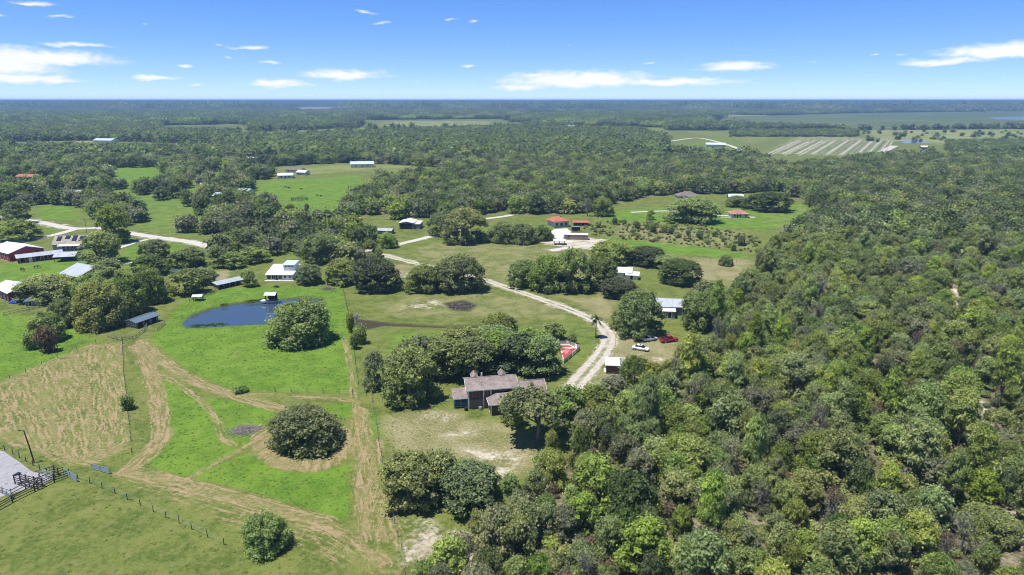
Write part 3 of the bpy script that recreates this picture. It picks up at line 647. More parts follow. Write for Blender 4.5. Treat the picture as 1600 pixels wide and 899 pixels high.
def trunk_mesh(name, lobes, H, mat, seed, r0=.06, limbs=7, sides=6, reach=.9):
    r = random.Random(seed); mb = MB(); fork = H * r.uniform(.18, .3)
    bend = Vector((r.uniform(-.06, .06), r.uniform(-.06, .06), 0)); base = Vector((0, 0, -.04))
    fk = Vector((bend.x, bend.y, fork)); top = Vector((bend.x * 2, bend.y * 2, H * .72))
    mb.tube([base, Vector((0, 0, .05)), fk, fk.lerp(top, .5), top], [r0 * 1.5, r0 * 1.05, r0 * .9, r0 * .55, r0 * .15], sides)
    for i in sorted(range(len(lobes)), key=lambda i: r.random())[:limbs]:
        e = Vector(lobes[i][:3]); s = fk.lerp(top, r.uniform(0, .6)); e = s.lerp(e, reach * r.uniform(.85, 1.3))
        m1 = s.lerp(e, .5) + Vector((r.uniform(-.05, .05), r.uniform(-.05, .05), r.uniform(-.06, .05)))
        mb.tube([s, m1, e], [r0 * .5, r0 * .33, r0 * .1], 5)
    return mb.mesh(name, mat, True)
PROTO = {}
def add_proto(kind, crown, trunk, H): PROTO.setdefault(kind, []).append((crown, trunk, H))
OAK_COL = ['dark', 'mid', 'olive', 'grey', 'mid', 'mid', 'olive', 'bright', 'mid', 'olive']
for i, cname in enumerate(OAK_COL):                     # wood trees, seen from near
    H = 1.75 + .35 * ((i * 7) % 5) / 5; lb = oak_lobes(100 + i, 58 + (i * 5) % 16, H, .55, .85, (.085, .23), 16)
    add_proto('oak', leaf_mesh('crown', lb, 8200, .052, LEAF[cname], 200 + i, shell=.35), trunk_mesh('trunk', lb, H, M_BARK, 300 + i, .05, 14), H)
for i, cname in enumerate(['mid', 'olive', 'dark', 'mid']):   # broad live oaks of the open ground
    lb = oak_lobes(400 + i, 120, 1.4, .36, .85, (.085, .17), 28)
    add_proto('liveoak', leaf_mesh('crown', lb, 22000, .037, LEAF[cname], 410 + i, shell=.35, bottom=.5), trunk_mesh('trunk', lb, 1.4, M_BARK, 420 + i, .07, 12), 1.4)
for i, cname in enumerate(['mid', 'olive']):                   # high-crowned oaks with the trunk in view
    lb = oak_lobes(450 + i, 70, 1.9, .95, .85, (.11, .22), 0); add_proto('tall', leaf_mesh('crown', lb, 8000, .055, LEAF[cname], 460 + i, shell=.4), trunk_mesh('trunk', lb, 1.9, M_BARK, 470 + i, .07, 10), 1.9)
for i, cname in enumerate(['mid', 'olive', 'mid', 'dark']):           # dense shaggy round trees that reach the ground
    lb = oak_lobes(500 + i, 80, 1.5, .2, .9, (.10, .2), 18)
    for q in range(20):
        a = q * .31416; lb.append((math.cos(a) * .8, math.sin(a) * .8, .2 + .14 * (q % 4), .17, .17, .17))
    add_proto('round', leaf_mesh('crown', lb, 20000, .035, LEAF[cname], 510 + i, shell=.62, bottom=.6), trunk_mesh('trunk', lb, 1.5, M_BARK, 520 + i, .05, 8), 1.5)
def pine_lobes(seed, H=3.0):
    r = random.Random(seed); out = []
    for i in range(22):
        z = H * (.48 + .52 * i / 21); q = (1 - ((z / H - .5) / .56) ** 2) * .8 * r.uniform(.5, 1.05); a = i * 2.4 + r.uniform(-.3, .3)
        s = r.uniform(.24, .36); out.append((math.cos(a) * q, math.sin(a) * q, z, s, s, s * .6))
    return out
for i, cname in enumerate(['bright', 'olive', 'bright']):
    lb = pine_lobes(600 + i); add_proto('pine', leaf_mesh('crown', lb, 4600, .072, LEAF[cname], 610 + i, up=.6, shell=.35, stretch=1.6), trunk_mesh('trunk', lb, 3.0, M_BARK, 620 + i, .06, 14), 3.0)
for i in range(3):                                             # half-dead, bare limbs
    lb = oak_lobes(700 + i, 30, 1.8, .5, .7); r = random.Random(710 + i); mb = MB(); top = Vector((.05, 0, 1.4))
    mb.tube([(0, 0, -.04), (.02, 0, .5), (.03, .02, 1.0), top], [.075, .06, .045, .012], 6)
    for l in lb:
        s = Vector((.03, .01, r.uniform(.4, 1.2))); e = Vector(l[:3]) * r.uniform(.9, 1.08); m1 = s.lerp(e, .5) + Vector((r.uniform(-.1, .1), r.uniform(-.1, .1), r.uniform(-.05, .1)))
        mb.tube([s, m1, e], [.026, .018, .006], 4)
        for _ in range(4):
            f = m1.lerp(e, r.random()); mb.tube([f, f + Vector((r.uniform(-.28, .28), r.uniform(-.28, .28), r.uniform(-.05, .3)))], [.010, .003], 3)
    add_proto('dead', leaf_mesh('crown', lb[:12], 420, .05, LEAF['rust' if i == 1 else 'grey'], 720 + i), mb.mesh('trunk', M_DEAD, True), 1.8)
for i in range(2):                                             # cabbage palm
    r = random.Random(800 + i); H = 3.2; V = []; F = []
    for q in range(34):
        a = q * 2.39996; elv = r.uniform(-.6, 1.2); L = r.uniform(.8, 1.05); D = Vector((math.cos(a) * math.cos(elv), math.sin(a) * math.cos(elv), math.sin(elv))); sd = Vector((-math.sin(a), math.cos(a), 0))
        p0 = Vector((0, 0, H - .5)); p1 = p0 + D * L * .5; p2 = p0 + D * L - Vector((0, 0, .28 * L)); b = len(V)
        V += [p0 + sd * .02, p0 - sd * .02, p1 - sd * .15, p1 + sd * .15, p2 + sd * .16, p2 - sd * .16]; F += [(b, b+1, b+2, b+3), (b+3, b+2, b+5, b+4)]
    me = np_mesh('fronds', [tuple(v) for v in V], F, LEAF['frond']); a = me.attributes.new('tint', 'FLOAT_COLOR', 'FACE'); a.data.foreach_set('color', np.random.default_rng(i).random((len(F), 4)).astype(np.float32).ravel())
    mb = MB(); mb.tube([(0, 0, -.05), (.03, 0, 1.2), (0, .03, H - .45)], [.09, .075, .07], 7); add_proto('palm', me, mb.mesh('trunk', M_BARK, True), H)
for i, cname in enumerate(['brush', 'mid', 'olive', 'rust']):  # shrubs
    lb = [(math.cos(q * 2.4) * .5 * (q % 3) / 2, math.sin(q * 2.4) * .5 * (q % 3) / 2, .35 + .35 * ((q * 5) % 7) / 7, .36, .36, .34) for q in range(12)]
    add_proto('shrub', leaf_mesh('crown', lb, 1500, .085, LEAF[cname], 910 + i, bottom=.7), trunk_mesh('trunk', lb, 1.0, M_BARK, 920 + i, .05, 5, 5), 1.0)
# lighter versions for the woods further off
def lod(kind, cols, n, size, seed, count, H0=1.8, trunk=True):
    for i in range(count):
        lb = oak_lobes(seed + i, 30, H0, .5, .85, (.17, .32), 10) if kind != 'pine_far' else pine_lobes(seed + i)
        add_proto(kind, leaf_mesh(kind, lb, n, size, LEAF[cols[i % len(cols)]], seed + 50 + i, shell=.7), None, H0)
lod('mid', ['dark', 'mid', 'dark', 'olive', 'dark', 'grey', 'dark'], 1400, .12, 1000, 7)
lod('far', ['dark', 'dark', 'mid', 'dark', 'dark'], 320, .26, 1100, 5)
lb = []
def patch_proto(seed, cols, half, n, rad, size, leaves):
    r = random.Random(seed); lbs = [(r.uniform(-half, half), r.uniform(-half, half), r.uniform(.35, 1.0) * 8.5, rad * r.uniform(.7, 1.2), rad * r.uniform(.7, 1.2), min(rad * .75, 4.5)) for _ in range(n)]
    return leaf_mesh('patch', lbs, leaves, size, LEAF[cols], seed + 9, shell=.75)
for i, cname in enumerate(['dark', 'mid', 'dark', 'dark']):
    add_proto('patch', patch_proto(1200 + i, cname, 24, 46, 4.6, 1.9, 1500), None, 1); add_proto('bigpatch', patch_proto(1300 + i, cname, 95, 90, 13, 7.0, 1500), None, 1)
for i in range(4):                                             # grass tussocks
    r = np.random.default_rng(1400 + i); n = 26; V = np.zeros((n, 3, 3)); a = r.random(n) * 6.283; q = r.random(n) ** .6 * .5; h = .35 + .5 * r.random(n)
    V[:, 0, :2] = np.stack([np.cos(a) * q - .07, np.sin(a) * q], 1); V[:, 1, :2] = np.stack([np.cos(a) * q + .07, np.sin(a) * q + .03], 1)
    V[:, 2] = np.stack([np.cos(a) * q * 1.9, np.sin(a) * q * 1.9, h], 1)
    me = np_mesh('tussock', V.reshape(-1, 3), np.arange(n * 3).reshape(-1, 3), LEAF['tuft']); at = me.attributes.new('tint', 'FLOAT_COLOR', 'FACE'); at.data.foreach_set('color', r.random((n, 4)).astype(np.float32).ravel())
    add_proto('tussock', me, None, 1)

def scatter(name, pts, rot, scl, idx, kind, label, cat):
    """one uncountable mass: instances of the light prototypes on points"""
    pts = np.asarray(pts, np.float32); n = len(pts)
    if n == 0: return
    coll = bpy.data.collections.new(name + '_kinds')
    for i, (cr, tr, H) in enumerate(PROTO[kind]): coll.objects.link(bpy.data.objects.new('%s_%02d' % (kind, i), cr))
    me = bpy.data.meshes.new(name); me.vertices.add(n); me.vertices.foreach_set('co', pts.ravel())
    for nm, ty, fld, arr in (('turn', 'FLOAT', 'value', rot), ('size', 'FLOAT_VECTOR', 'vector', scl), ('which', 'INT', 'value', idx)):
        a = me.attributes.new(nm, ty, 'POINT'); a.data.foreach_set(fld, np.asarray(arr, np.int32 if ty == 'INT' else np.float32).ravel())
    ng = bpy.data.node_groups.new(name, 'GeometryNodeTree')
    ng.interface.new_socket('Geometry', in_out='INPUT', socket_type='NodeSocketGeometry'); ng.interface.new_socket('Geometry', in_out='OUTPUT', socket_type='NodeSocketGeometry')
    N = ng.nodes; Lk = ng.links; gi = N.new('NodeGroupInput'); go = N.new('NodeGroupOutput'); ip = N.new('GeometryNodeInstanceOnPoints'); ci = N.new('GeometryNodeCollectionInfo')
    ci.inputs['Collection'].default_value = coll; ci.inputs['Separate Children'].default_value = True; ci.inputs['Reset Children'].default_value = True
    def na(nm, ty):
        q = N.new('GeometryNodeInputNamedAttribute'); q.data_type = ty; q.inputs['Name'].default_value = nm; return q.outputs[0]
    cx = N.new('ShaderNodeCombineXYZ'); Lk.new(na('turn', 'FLOAT'), cx.inputs[2]); Lk.new(cx.outputs[0], ip.inputs['Rotation'])
    Lk.new(na('size', 'FLOAT_VECTOR'), ip.inputs['Scale']); Lk.new(na('which', 'INT'), ip.inputs['Instance Index']); ip.inputs['Pick Instance'].default_value = True
    Lk.new(gi.outputs[0], ip.inputs['Points']); Lk.new(ci.outputs[0], ip.inputs['Instance']); Lk.new(ip.outputs[0], go.inputs[0])
    o = link(bpy.data.objects.new(name, me)); md = o.modifiers.new('scatter', 'NODES'); md.node_group = ng
    return tag(o, label, cat, kind='stuff')

# ------------------------------------------------------------------ single trees read off the photograph
# kind, prototype, foot x, foot y, crown width px, top y, name, label
SINGLE = [
 ('round', 0, 419, 872, 74, 799, 'round_tree', 'small dark round tree alone at the bottom left, below the mown track'),
 ('round', 0, 479, 714, 112, 628, 'oak_tree', 'broad dark oak with mown ring around it in the bright paddock'),
 ('round', 0, 466, 548, 100, 464, 'round_tree', 'dense bright-topped tree on the near bank of the pond'),
 ('shrub', 1, 565, 537, 26, 508, 'shrub', 'round green bush by the fence corner right of the pond'), ('shrub', 2, 549, 520, 16, 488, 'shrub', 'thin upright bush on the fence line right of the pond'),
 ('shrub', 0, 555, 545, 18, 520, 'shrub', 'yellowish bush below the round one on the pond fence'),
 ('oak', 3, 584, 612, 36, 550, 'oak_tree', 'thin straggly tree beside the fence left of the house oaks'),
 ('liveoak', 1, 640, 640, 92, 540, 'oak_tree', 'large full oak standing left of the brown house'), ('oak', 0, 655, 590, 80, 524, 'oak_tree', 'dark oak behind the large one left of the brown house'),
 ('oak', 5, 700, 594, 84, 524, 'oak_tree', 'dark oak behind the teal porch of the brown house'), ('oak', 1, 740, 584, 84, 522, 'oak_tree', 'oak behind the left dormer of the brown house'),
 ('oak', 4, 782, 580, 86, 520, 'oak_tree', 'oak behind the right dormer of the brown house'), ('oak', 0, 820, 584, 86, 516, 'oak_tree', 'oak behind the right roof of the brown house'),
 ('oak', 8, 846, 592, 66, 524, 'oak_tree', 'oak at the right end of the grove behind the brown house, beside the red court'), ('oak', 2, 716, 560, 76, 510, 'oak_tree', 'olive oak at the back left of the house grove'),
 ('oak', 8, 782, 556, 78, 508, 'oak_tree', 'green oak at the back middle of the house grove'), ('oak', 1, 830, 558, 64, 508, 'oak_tree', 'oak at the back right of the house grove'),
 ('liveoak', 1, 781, 528, 58, 488, 'oak_tree', 'round oak standing clear behind the house grove'), ('oak', 4, 864, 532, 38, 500, 'oak_tree', 'small oak above the red court'), ('shrub', 1, 895, 538, 18, 522, 'shrub', 'dark bush beside the red court'),
 ('liveoak', 1, 640, 806, 100, 706, 'oak_tree', 'spreading oak with leaning crown at the left corner of the sandy yard'), ('liveoak', 3, 736, 808, 108, 720, 'oak_tree', 'broad oak right of the leaning one below the sandy yard'),
 ('oak', 6, 690, 775, 70, 700, 'oak_tree', 'olive oak between the two broad oaks below the sandy yard'), ('oak', 3, 770, 880, 60, 790, 'oak_tree', 'grey feathery tree below the broad yard oaks'),
 ('tall', 0, 840, 688, 98, 604, 'oak_tree', 'leafy oak with bare trunk in front of the brown house'), ('oak', 1, 800, 668, 36, 622, 'oak_tree', 'small green oak touching the front wing of the brown house'), ('oak', 4, 880, 672, 70, 604, 'oak_tree', 'green oak right of the bare-trunked oak by the house'),
 ('oak', 2, 925, 656, 62, 600, 'oak_tree', 'olive oak between the house oaks and the white-roofed shed'), ('oak', 0, 905, 745, 36, 665, 'oak_tree', 'narrow dark tree at the edge of the sandy yard'), ('oak', 8, 852, 752, 44, 705, 'oak_tree', 'small oak at the right end of the sandy yard'),
 ('palm', 0, 931, 528, 21, 492, 'palm_tree', 'lone palm on the verge inside the driveway bend'), ('oak', 2, 963, 516, 24, 484, 'oak_tree', 'small slender tree right of the driveway bend'),
 ('liveoak', 3, 994, 532, 78, 452, 'oak_tree', 'large oak shading the white car parked beneath it'), ('liveoak', 2, 970, 470, 58, 432, 'oak_tree', 'dark oak behind the one that shades the car'),
 ('liveoak', 0, 1088, 520, 60, 455, 'oak_tree', 'dark oak right of the grey house in the trees'), ('oak', 5, 1100, 500, 60, 440, 'oak_tree', 'oak at the wood edge behind the red truck'), ('liveoak', 2, 1058, 448, 70, 400, 'oak_tree', 'dark oak above the grey house in the trees'),
 ('oak', 1, 990, 607, 50, 552, 'oak_tree', 'round green tree beside the white-roofed shed'), ('oak', 3, 955, 620, 44, 584, 'oak_tree', 'grey-green tree in front of the white-roofed shed'),
 ('liveoak', 2, 591, 461, 72, 398, 'oak_tree', 'spreading oak left of the pair above the burn pile'), ('liveoak', 0, 661, 461, 54, 410, 'oak_tree', 'smaller left oak of the pair above the burn pile'), ('liveoak', 3, 716, 461, 82, 394, 'oak_tree', 'larger right oak of the pair above the burn pile'),
 ('liveoak', 1, 535, 449, 54, 402, 'oak_tree', 'oak at the top of the pond fence'), ('liveoak', 0, 484, 447, 44, 411, 'oak_tree', 'oak at the right corner of the white farmhouse'), ('oak', 1, 391, 449, 26, 420, 'oak_tree', 'small round tree on the lawn above the pond'),
 ('liveoak', 0, 818, 452, 56, 404, 'oak_tree', 'leftmost oak of the clump above the driveway'), ('liveoak', 3, 860, 460, 66, 396, 'oak_tree', 'second oak from the left in the clump above the driveway'), ('liveoak', 1, 893, 462, 64, 386, 'oak_tree', 'tallest oak of the clump above the driveway'),
 ('liveoak', 2, 935, 455, 60, 396, 'oak_tree', 'dark oak left of the white roofs among the trees'), ('liveoak', 0, 960, 418, 70, 372, 'oak_tree', 'dark oak behind the white roofs among the trees'), ('liveoak', 2, 1005, 418, 64, 380, 'oak_tree', 'oak right behind the white roofs among the trees'), ('liveoak', 1, 1045, 425, 50, 396, 'oak_tree', 'oak at the right end of the row behind the white roofs'),
 ('round', 2, 1134, 417, 23, 397, 'round_tree', 'lone small round tree in the dry meadow right of centre'),
 ('liveoak', 1, 726, 384, 76, 322, 'oak_tree', 'big oak at the left end of the hedge above the brown field'), ('round', 2, 786, 382, 44, 344, 'round_tree', 'first bushy tree of the hedge above the brown field'), ('round', 0, 820, 383, 44, 346, 'round_tree', 'second bushy tree of the hedge above the brown field'), ('round', 2, 846, 378, 32, 350, 'round_tree', 'right-hand bushy tree of the hedge by the white shed roof'),
 ('liveoak', 0, 690, 372, 44, 330, 'oak_tree', 'oak beside the open-fronted barn'), ('liveoak', 0, 606, 390, 30, 362, 'oak_tree', 'round dark tree at the fork of the lane'),
 ('liveoak', 0, 1080, 352, 80, 304, 'oak_tree', 'very wide dark oak in the green field left of the pink roof'), ('liveoak', 2, 1196, 333, 70, 300, 'oak_tree', 'wide dark oak in the green field right of the pink roof'), ('liveoak', 0, 1150, 325, 36, 304, 'oak_tree', 'oak behind the pink-roofed house'),
 ('oak', 4, 1015, 344, 15, 328, 'oak_tree', 'tiny tree in the field left of the very wide oak'), ('liveoak', 0, 942, 340, 32, 306, 'oak_tree', 'dark oak right of the orange-roofed house'), ('dead', 0, 918, 338, 20, 308, 'dead_tree', 'pale bare tree behind the orange-roofed house'),
 ('round', 1, 160, 520, 78, 436, 'round_tree', 'bright yellow-green bushy tree left of the blue-roofed stable'), ('round', 0, 196, 499, 66, 424, 'round_tree', 'dense green tree right behind the blue-roofed stable'), ('round', 2, 236, 478, 50, 414, 'round_tree', 'green tree at the right end of the stable grove'),
 ('round', 2, 150, 488, 60, 424, 'round_tree', 'green tree at the back of the stable grove'), ('round', 0, 75, 540, 52, 486, 'round_tree', 'green bushy tree in the clump on the left green field'), ('round', 2, 100, 516, 44, 466, 'round_tree', 'back tree of the clump on the left green field'),
 ('shrub', 3, 76, 550, 34, 512, 'shrub', 'reddish shrub in front of the clump on the left green field'), ('shrub', 1, 48, 546, 26, 522, 'shrub', 'dark shrub at the left of the clump on the left field'),
 ('liveoak', 1, 76, 478, 86, 426, 'oak_tree', 'broad oak between the lower red barn and the stable grove'), ('oak', 4, 168, 448, 50, 404, 'oak_tree', 'oak in front of the big grey barn roof'),
 ('oak', 8, 156, 414, 64, 360, 'oak_tree', 'oak with pale trunk right of the house with solar panels'), ('liveoak', 0, 180, 383, 52, 318, 'oak_tree', 'tall dark oak on the corner of the white road'), ('oak', 5, 30, 378, 60, 342, 'oak_tree', 'leafy tree behind the red barn'),
 ('liveoak', 0, 242, 406, 46, 372, 'oak_tree', 'rounded oak on the lawn left of the small pond'), ('liveoak', 0, 294, 420, 54, 384, 'oak_tree', 'rounded dark oak over the small pond'), ('oak', 7, 342, 420, 28, 382, 'oak_tree', 'light green upright tree right of the small pond'),
 ('oak', 0, 236, 432, 52, 396, 'oak_tree', 'dark oak above the stable grove'), ('oak', 1, 290, 462, 60, 418, 'oak_tree', 'green oak right of the stable grove'), ('oak', 5, 318, 446, 42, 416, 'oak_tree', 'dark oak by the small pond on the near side'),
 ('oak', 8, 366, 420, 40, 392, 'oak_tree', 'leafy tree left of the white farmhouse'), ('oak', 4, 402, 412, 46, 384, 'oak_tree', 'leafy tree behind the left end of the white farmhouse'), ('liveoak', 0, 505, 415, 60, 362, 'oak_tree', 'tall oak behind the right end of the white farmhouse'),
 ('oak', 0, 25, 352, 46, 312, 'oak_tree', 'dark tree on the near side of the white road at the left edge'), ('oak', 5, 452, 334, 18, 318, 'oak_tree', 'small tree at the edge of the bright field by the round pen'), ('shrub', 0, 479, 330, 9, 318, 'shrub', 'tiny bush standing in the bright green field'),
 ('shrub', 1, 199, 640, 24, 620, 'shrub', 'dark bush on the fence line through the hay field'), ('shrub', 1, 375, 613, 30, 605, 'shrub', 'low dark bush below the meadow at the track'), ('oak', 6, 805, 885, 60, 800, 'oak_tree', 'olive tree near the bottom centre in front of the wood'),
 ('pine', 0, 1495, 705, 50, 612, 'pine_tree', 'bright light-green pine beside the sandy strip on the right'), ('pine', 2, 1560, 650, 40, 540, 'pine_tree', 'light-green pine near the right edge above the sandy strip'), ('round', 1, 1540, 860, 90, 790, 'round_tree', 'bright yellow-green bushy tree low in the right corner'),
]
FIELD_SHRUB = [(995,358,12),(1016,358,14),(1037,364,16),(1049,366,14),(1093,374,14),(1116,370,12),(1157,384,16),(1020,363,16),(935,356,14),(960,350,10),(1145,392,12),(1060,372,8),(975,352,9),(1130,378,9),(1185,400,14),(1075,368,9),(990,365,9),(1105,382,9)]
for k, (x, y, wd) in enumerate(FIELD_SHRUB): SINGLE.append(('shrub', k % 3, x, y, wd, y - wd * 1.0, 'shrub', None))

NEARW = {'oak': [], 'pine': [], 'dead': [], 'shrub': []}
placed = []                                  # x, y, radius of single trees
def sprout(kind, i, x, y, rad, h, rz, name, label, cat, group=None):
    cr, tr, H = PROTO[kind][i % len(PROTO[kind])]
    root = empty(name, (x, y, 0), rz); root.scale = (rad, rad, h / H)
    link(bpy.data.objects.new('trunk', tr), root); link(bpy.data.objects.new('fronds' if kind == 'palm' else 'crown', cr), root)
    return tag(root, label, cat, group)
rt = random.Random(11)
for (kind, i, px, py, wpx, topy, name, label) in SINGLE:
    ang = PITCH + math.atan((py - 449.5) / FPX); py -= wpx / 2 * math.sin(ang) * {'liveoak': .8, 'round': .85, 'oak': .45}.get(kind, 0)   # foot lies behind the near edge of the crown
    b = G(px, py); depth = proj(b.x, b.y)[2]; rad = wpx * depth / FPX / 2
    h = height_for(b, topy) * (.98 if kind != 'shrub' else .9)
    h = max(h - rad * .12, rad * .8) if kind in ('liveoak', 'round', 'oak', 'tall') else h
    cat = 'shrub' if kind == 'shrub' else 'palm' if kind == 'palm' else 'tree'; grp = None
    if label is None: label = 'small dark shrub dotted over the rough field left of the pink-roofed house'; grp = 'shrubs of the rough field'
    sprout(kind, i, b.x, b.y, rad, h, rt.uniform(0, 6.28), name, label, cat, grp); placed.append((b.x, b.y, rad))
placed_np = np.array(placed)

# ------------------------------------------------------------------ the woods: jittered stands, nearest trees as individuals, the rest as masses
BUILT = [G(*p)[:2] for p in ((765,635),(800,625),(715,625),(445,438),(480,430),(218,510),(25,408),(55,412),(95,388),(98,410),(125,440),(10,475),(48,485),(360,452),(640,352),(605,370),(877,358),(905,358),(862,374),(905,378),(898,362),(875,388),
    (1160,340),(1078,318),(1150,318),(967,432),(1040,492),(962,582),(885,556),(1000,545),(1015,530),(1046,532))]
FAR_SPOTS = [(40,281,16),(122,266,12),(160,266,16),(387,252,18),(436,250,10),(566,262,22),(446,279,12),(470,274,9),(458,270,16),(160,224,34),(120,308,12),(378,305,10),(342,312,9),(323,296,9),(860,203,40),(893,201,24),(1118,230,26),(88,188,60),(548,192,46),(610,220,14),(655,217,16),(950,223,12),(1340,168,160),(1540,170,180),(1445,233,9),(415,180,120)]      # far houses keep a clearing, open towards the near side
FAR_SPOTS = [(G(a, b).x, G(a, b).y, c) for a, b, c in FAR_SPOTS]
def stand(x0, x1, y0, y1, st, jit=.85):
    xs = np.arange(x0, x1, st); ys = np.arange(y0, y1, st); X, Y = np.meshgrid(xs, ys); X = X.ravel(); Y = Y.ravel()
    X = X + rng.uniform(-.5, .5, X.shape) * st * jit; Y = Y + rng.uniform(-.5, .5, Y.shape) * st * jit
    m = wood_mask(X, Y); k = rng.random(X.shape) < m; cl = np.sin(X * .052 + 1.4 * np.sin(Y * .031)) * np.sin(Y * .027 + 1.2 * np.sin(X * .037 + 1))   # looser stands grow in clumps
    k &= (m > .8) | (m < .1) | (cl > -.34) | (rng.random(X.shape) < .12); X, Y = X[k], Y[k]
    inv = np.abs(X) < (Y * 0.965 + 40 * .3) * .80 + 45; X, Y = X[inv], Y[inv]; ok = np.ones(len(X), bool)
    for bx, by, L_ in FAR_SPOTS:
        if y0 - 100 < by < y1 + 300: ok &= ~((np.abs(X - bx) < L_ * .65 + 5) & (Y < by + L_ * .6 + 8) & (Y > by - max(24, by * .045)))
    if y0 < 700:
        for bx, by in BUILT: ok &= np.hypot(X - bx, Y - by) > 9
        for pts, hw in ROADS: ok &= seg_dist(pts[::3], X, Y) > hw + 2.2
        for pts in [p[1] for p in PATHS]: ok &= seg_dist(pts[::2], X, Y) > 3.0
        d = seg_dist(WOODS_SAND[::3], X, Y); ok &= (d > np.where(Y < 330, 2.1, 3.6)) | (rng.random(len(X)) < .3)
        for bx, by, r_ in placed: ok &= np.hypot(X - bx, Y - by) > r_ * .8 + st * .22
    return X[ok], Y[ok]
X, Y = stand(-60, 420, 62, 300, 4.3)
gap = np.sin(X * .21 + 1.1 * np.sin(Y * .13)) * np.sin(Y * .17 + 1.3 * np.sin(X * .11 + 1)); k = (gap < .52) | (rng.random(len(X)) < .3); X, Y = X[k], Y[k]
nr = len(X); rad = rng.uniform(1.6, 3.2, nr) * np.where(rng.random(nr) < .14, 1.35, 1); hgt_ = rad * rng.uniform(1.5, 2.5, nr) + 1.4
kindr = rng.random(nr); kd = np.where(kindr < .075, 'pine', np.where(kindr < .135, 'dead', np.where(kindr < .20, 'shrub', 'oak')))
P2 = np.array([proj(a, b, 4) for a, b in zip(X, Y)]); vis = (P2[:, 0] > -40) & (P2[:, 0] < 1640) & (P2[:, 1] < 960); score = np.where(vis, rad / P2[:, 2], 0)
order = np.argsort(-score); n_single = sum(1 for s in SINGLE if s[0] in ('oak', 'liveoak', 'round', 'tall')); quota = {'oak': 292 - n_single, 'pine': 60, 'dead': 40, 'shrub': 60}
rest = []
ZONES = [(lambda x, y: y > 800 and x < 860, 'at the bottom edge right of the fence'), (lambda x, y: y > 800 and x < 1060, 'at the bottom centre of the wood'), (lambda x, y: y > 800 and x < 1300, 'at the bottom edge right of centre'), (lambda x, y: y > 800 and x < 1470, 'at the bottom edge left of the sand strip'),
         (lambda x, y: y > 800, 'in the bottom right corner'), (lambda x, y: x > 1530, 'at the right edge beyond the sand strip'), (lambda x, y: x > 1400 and y > 600, 'just left of the sand strip'), (lambda x, y: x > 1400, 'by the upper end of the sand strip'),
         (lambda x, y: x < 950 and y > 690, 'below the sandy house yard'), (lambda x, y: x < 1000, 'between house yard and white-roofed shed'), (lambda x, y: x < 1130 and y < 640, 'at the wood edge near the parked cars'), (lambda x, y: x < 1130, 'in the left part of the dense wood'),
         (lambda x, y: y > 680 and x < 1270, 'in the lower middle of the wood'), (lambda x, y: y > 680, 'in the lower right of the wood'), (lambda x, y: y > 570 and x < 1270, 'in the very middle of the wood'), (lambda x, y: y > 570, 'in the right half of the wood'), (lambda x, y: True, 'in the upper part of the right-hand wood')]
def build_word(r, h): return 'large ' if r > 3.3 else 'tall narrow ' if h / r > 2.65 else 'small ' if r < 1.95 else 'low ' if h / r < 2.05 else ''
LOOK = {'dark': 'dark green oak', 'mid': 'mid green oak', 'olive': 'olive green oak', 'grey': 'grey-green mossy oak', 'bright': 'yellow-green broadleaf tree'}
for i in order:
    k = kd[i]; x, y = float(X[i]), float(Y[i])
    if score[i] <= 0 or quota[k] <= 0: rest.append(i); continue
    quota[k] -= 1; px, py, _d = P2[i]; zone = next(z for f, z in ZONES if f(px, py)); r_, h = float(rad[i]), float(hgt_[i]); j = int(rng.integers(0, 10)); rz = float(rng.uniform(0, 6.28))
    if k == 'oak': sprout('oak', j, x, y, r_, h, rz, 'oak_tree', build_word(r_, h) + LOOK[OAK_COL[j]] + ' ' + zone, 'tree', 'oaks ' + zone)
    elif k == 'pine': sprout('pine', j, x, y, r_ * .72, h * 1.45, rz, 'pine_tree', ('large' if r_ > 2.9 else 'slim' if r_ < 2.1 else 'medium') + ' light-green pine ' + zone, 'tree', 'pines ' + zone)
    elif k == 'dead': sprout('dead', j, x, y, r_ * .95, h * 1.0, rz, 'dead_tree', ('large ' if r_ > 2.9 else 'small ' if r_ < 2.1 else '') + 'bare grey tree ' + zone, 'tree', 'bare trees ' + zone)
    else: sprout('shrub', j % 3, x, y, r_ * .65, r_ * .85, rz, 'shrub', ('broad' if r_ > 2.9 else 'small' if r_ < 2.1 else 'low') + ' leafy shrub ' + zone, 'shrub', 'shrubs ' + zone)
rest = np.array(rest, int)
def mass(name, X, Y, rad, h, kind, label, H=1.8, cat='wood'):
    n = len(X); scl = np.stack([rad, rad, h / H], 1)
    scatter(name, np.stack([X, Y, np.zeros(n)], 1), rng.uniform(0, 6.28, n), scl, rng.integers(0, len(PROTO[kind]), n), kind, label, cat)
mass('woodland', X[rest], Y[rest], rad[rest], hgt_[rest], 'oak', 'dense mixed wood further back on the right, crowns merging into one canopy')
X, Y = stand(-700, 760, 300, 760, 6.6); n = len(X); r_ = rng.uniform(3.0, 5.4, n)
k = ~((X > -60) & (X < 420) & (Y < 300)); mass('woodland', X[k], Y[k], r_[k], r_[k] * rng.uniform(1.4, 2.0, k.sum()) + 1, 'mid', 'broad belt of dark green woods across the middle distance')
X, Y = stand(-420, -60, 150, 300, 6.6); r_ = rng.uniform(3.0, 5.0, len(X)); mass('woodland', X, Y, r_, r_ * 1.7, 'mid', 'trees around the homesteads on the left')
X, Y = stand(-1700, 1700, 760, 1750, 9.5); r_ = rng.uniform(4.2, 7.0, len(X)); mass('woodland', X, Y, r_, r_ * rng.uniform(1.2, 1.8, len(X)) + 1, 'far', 'distant woods merging into one mass below the horizon')
X, Y = stand(-3900, 3900, 1750, 4300, 44, 1.0); n = len(X)
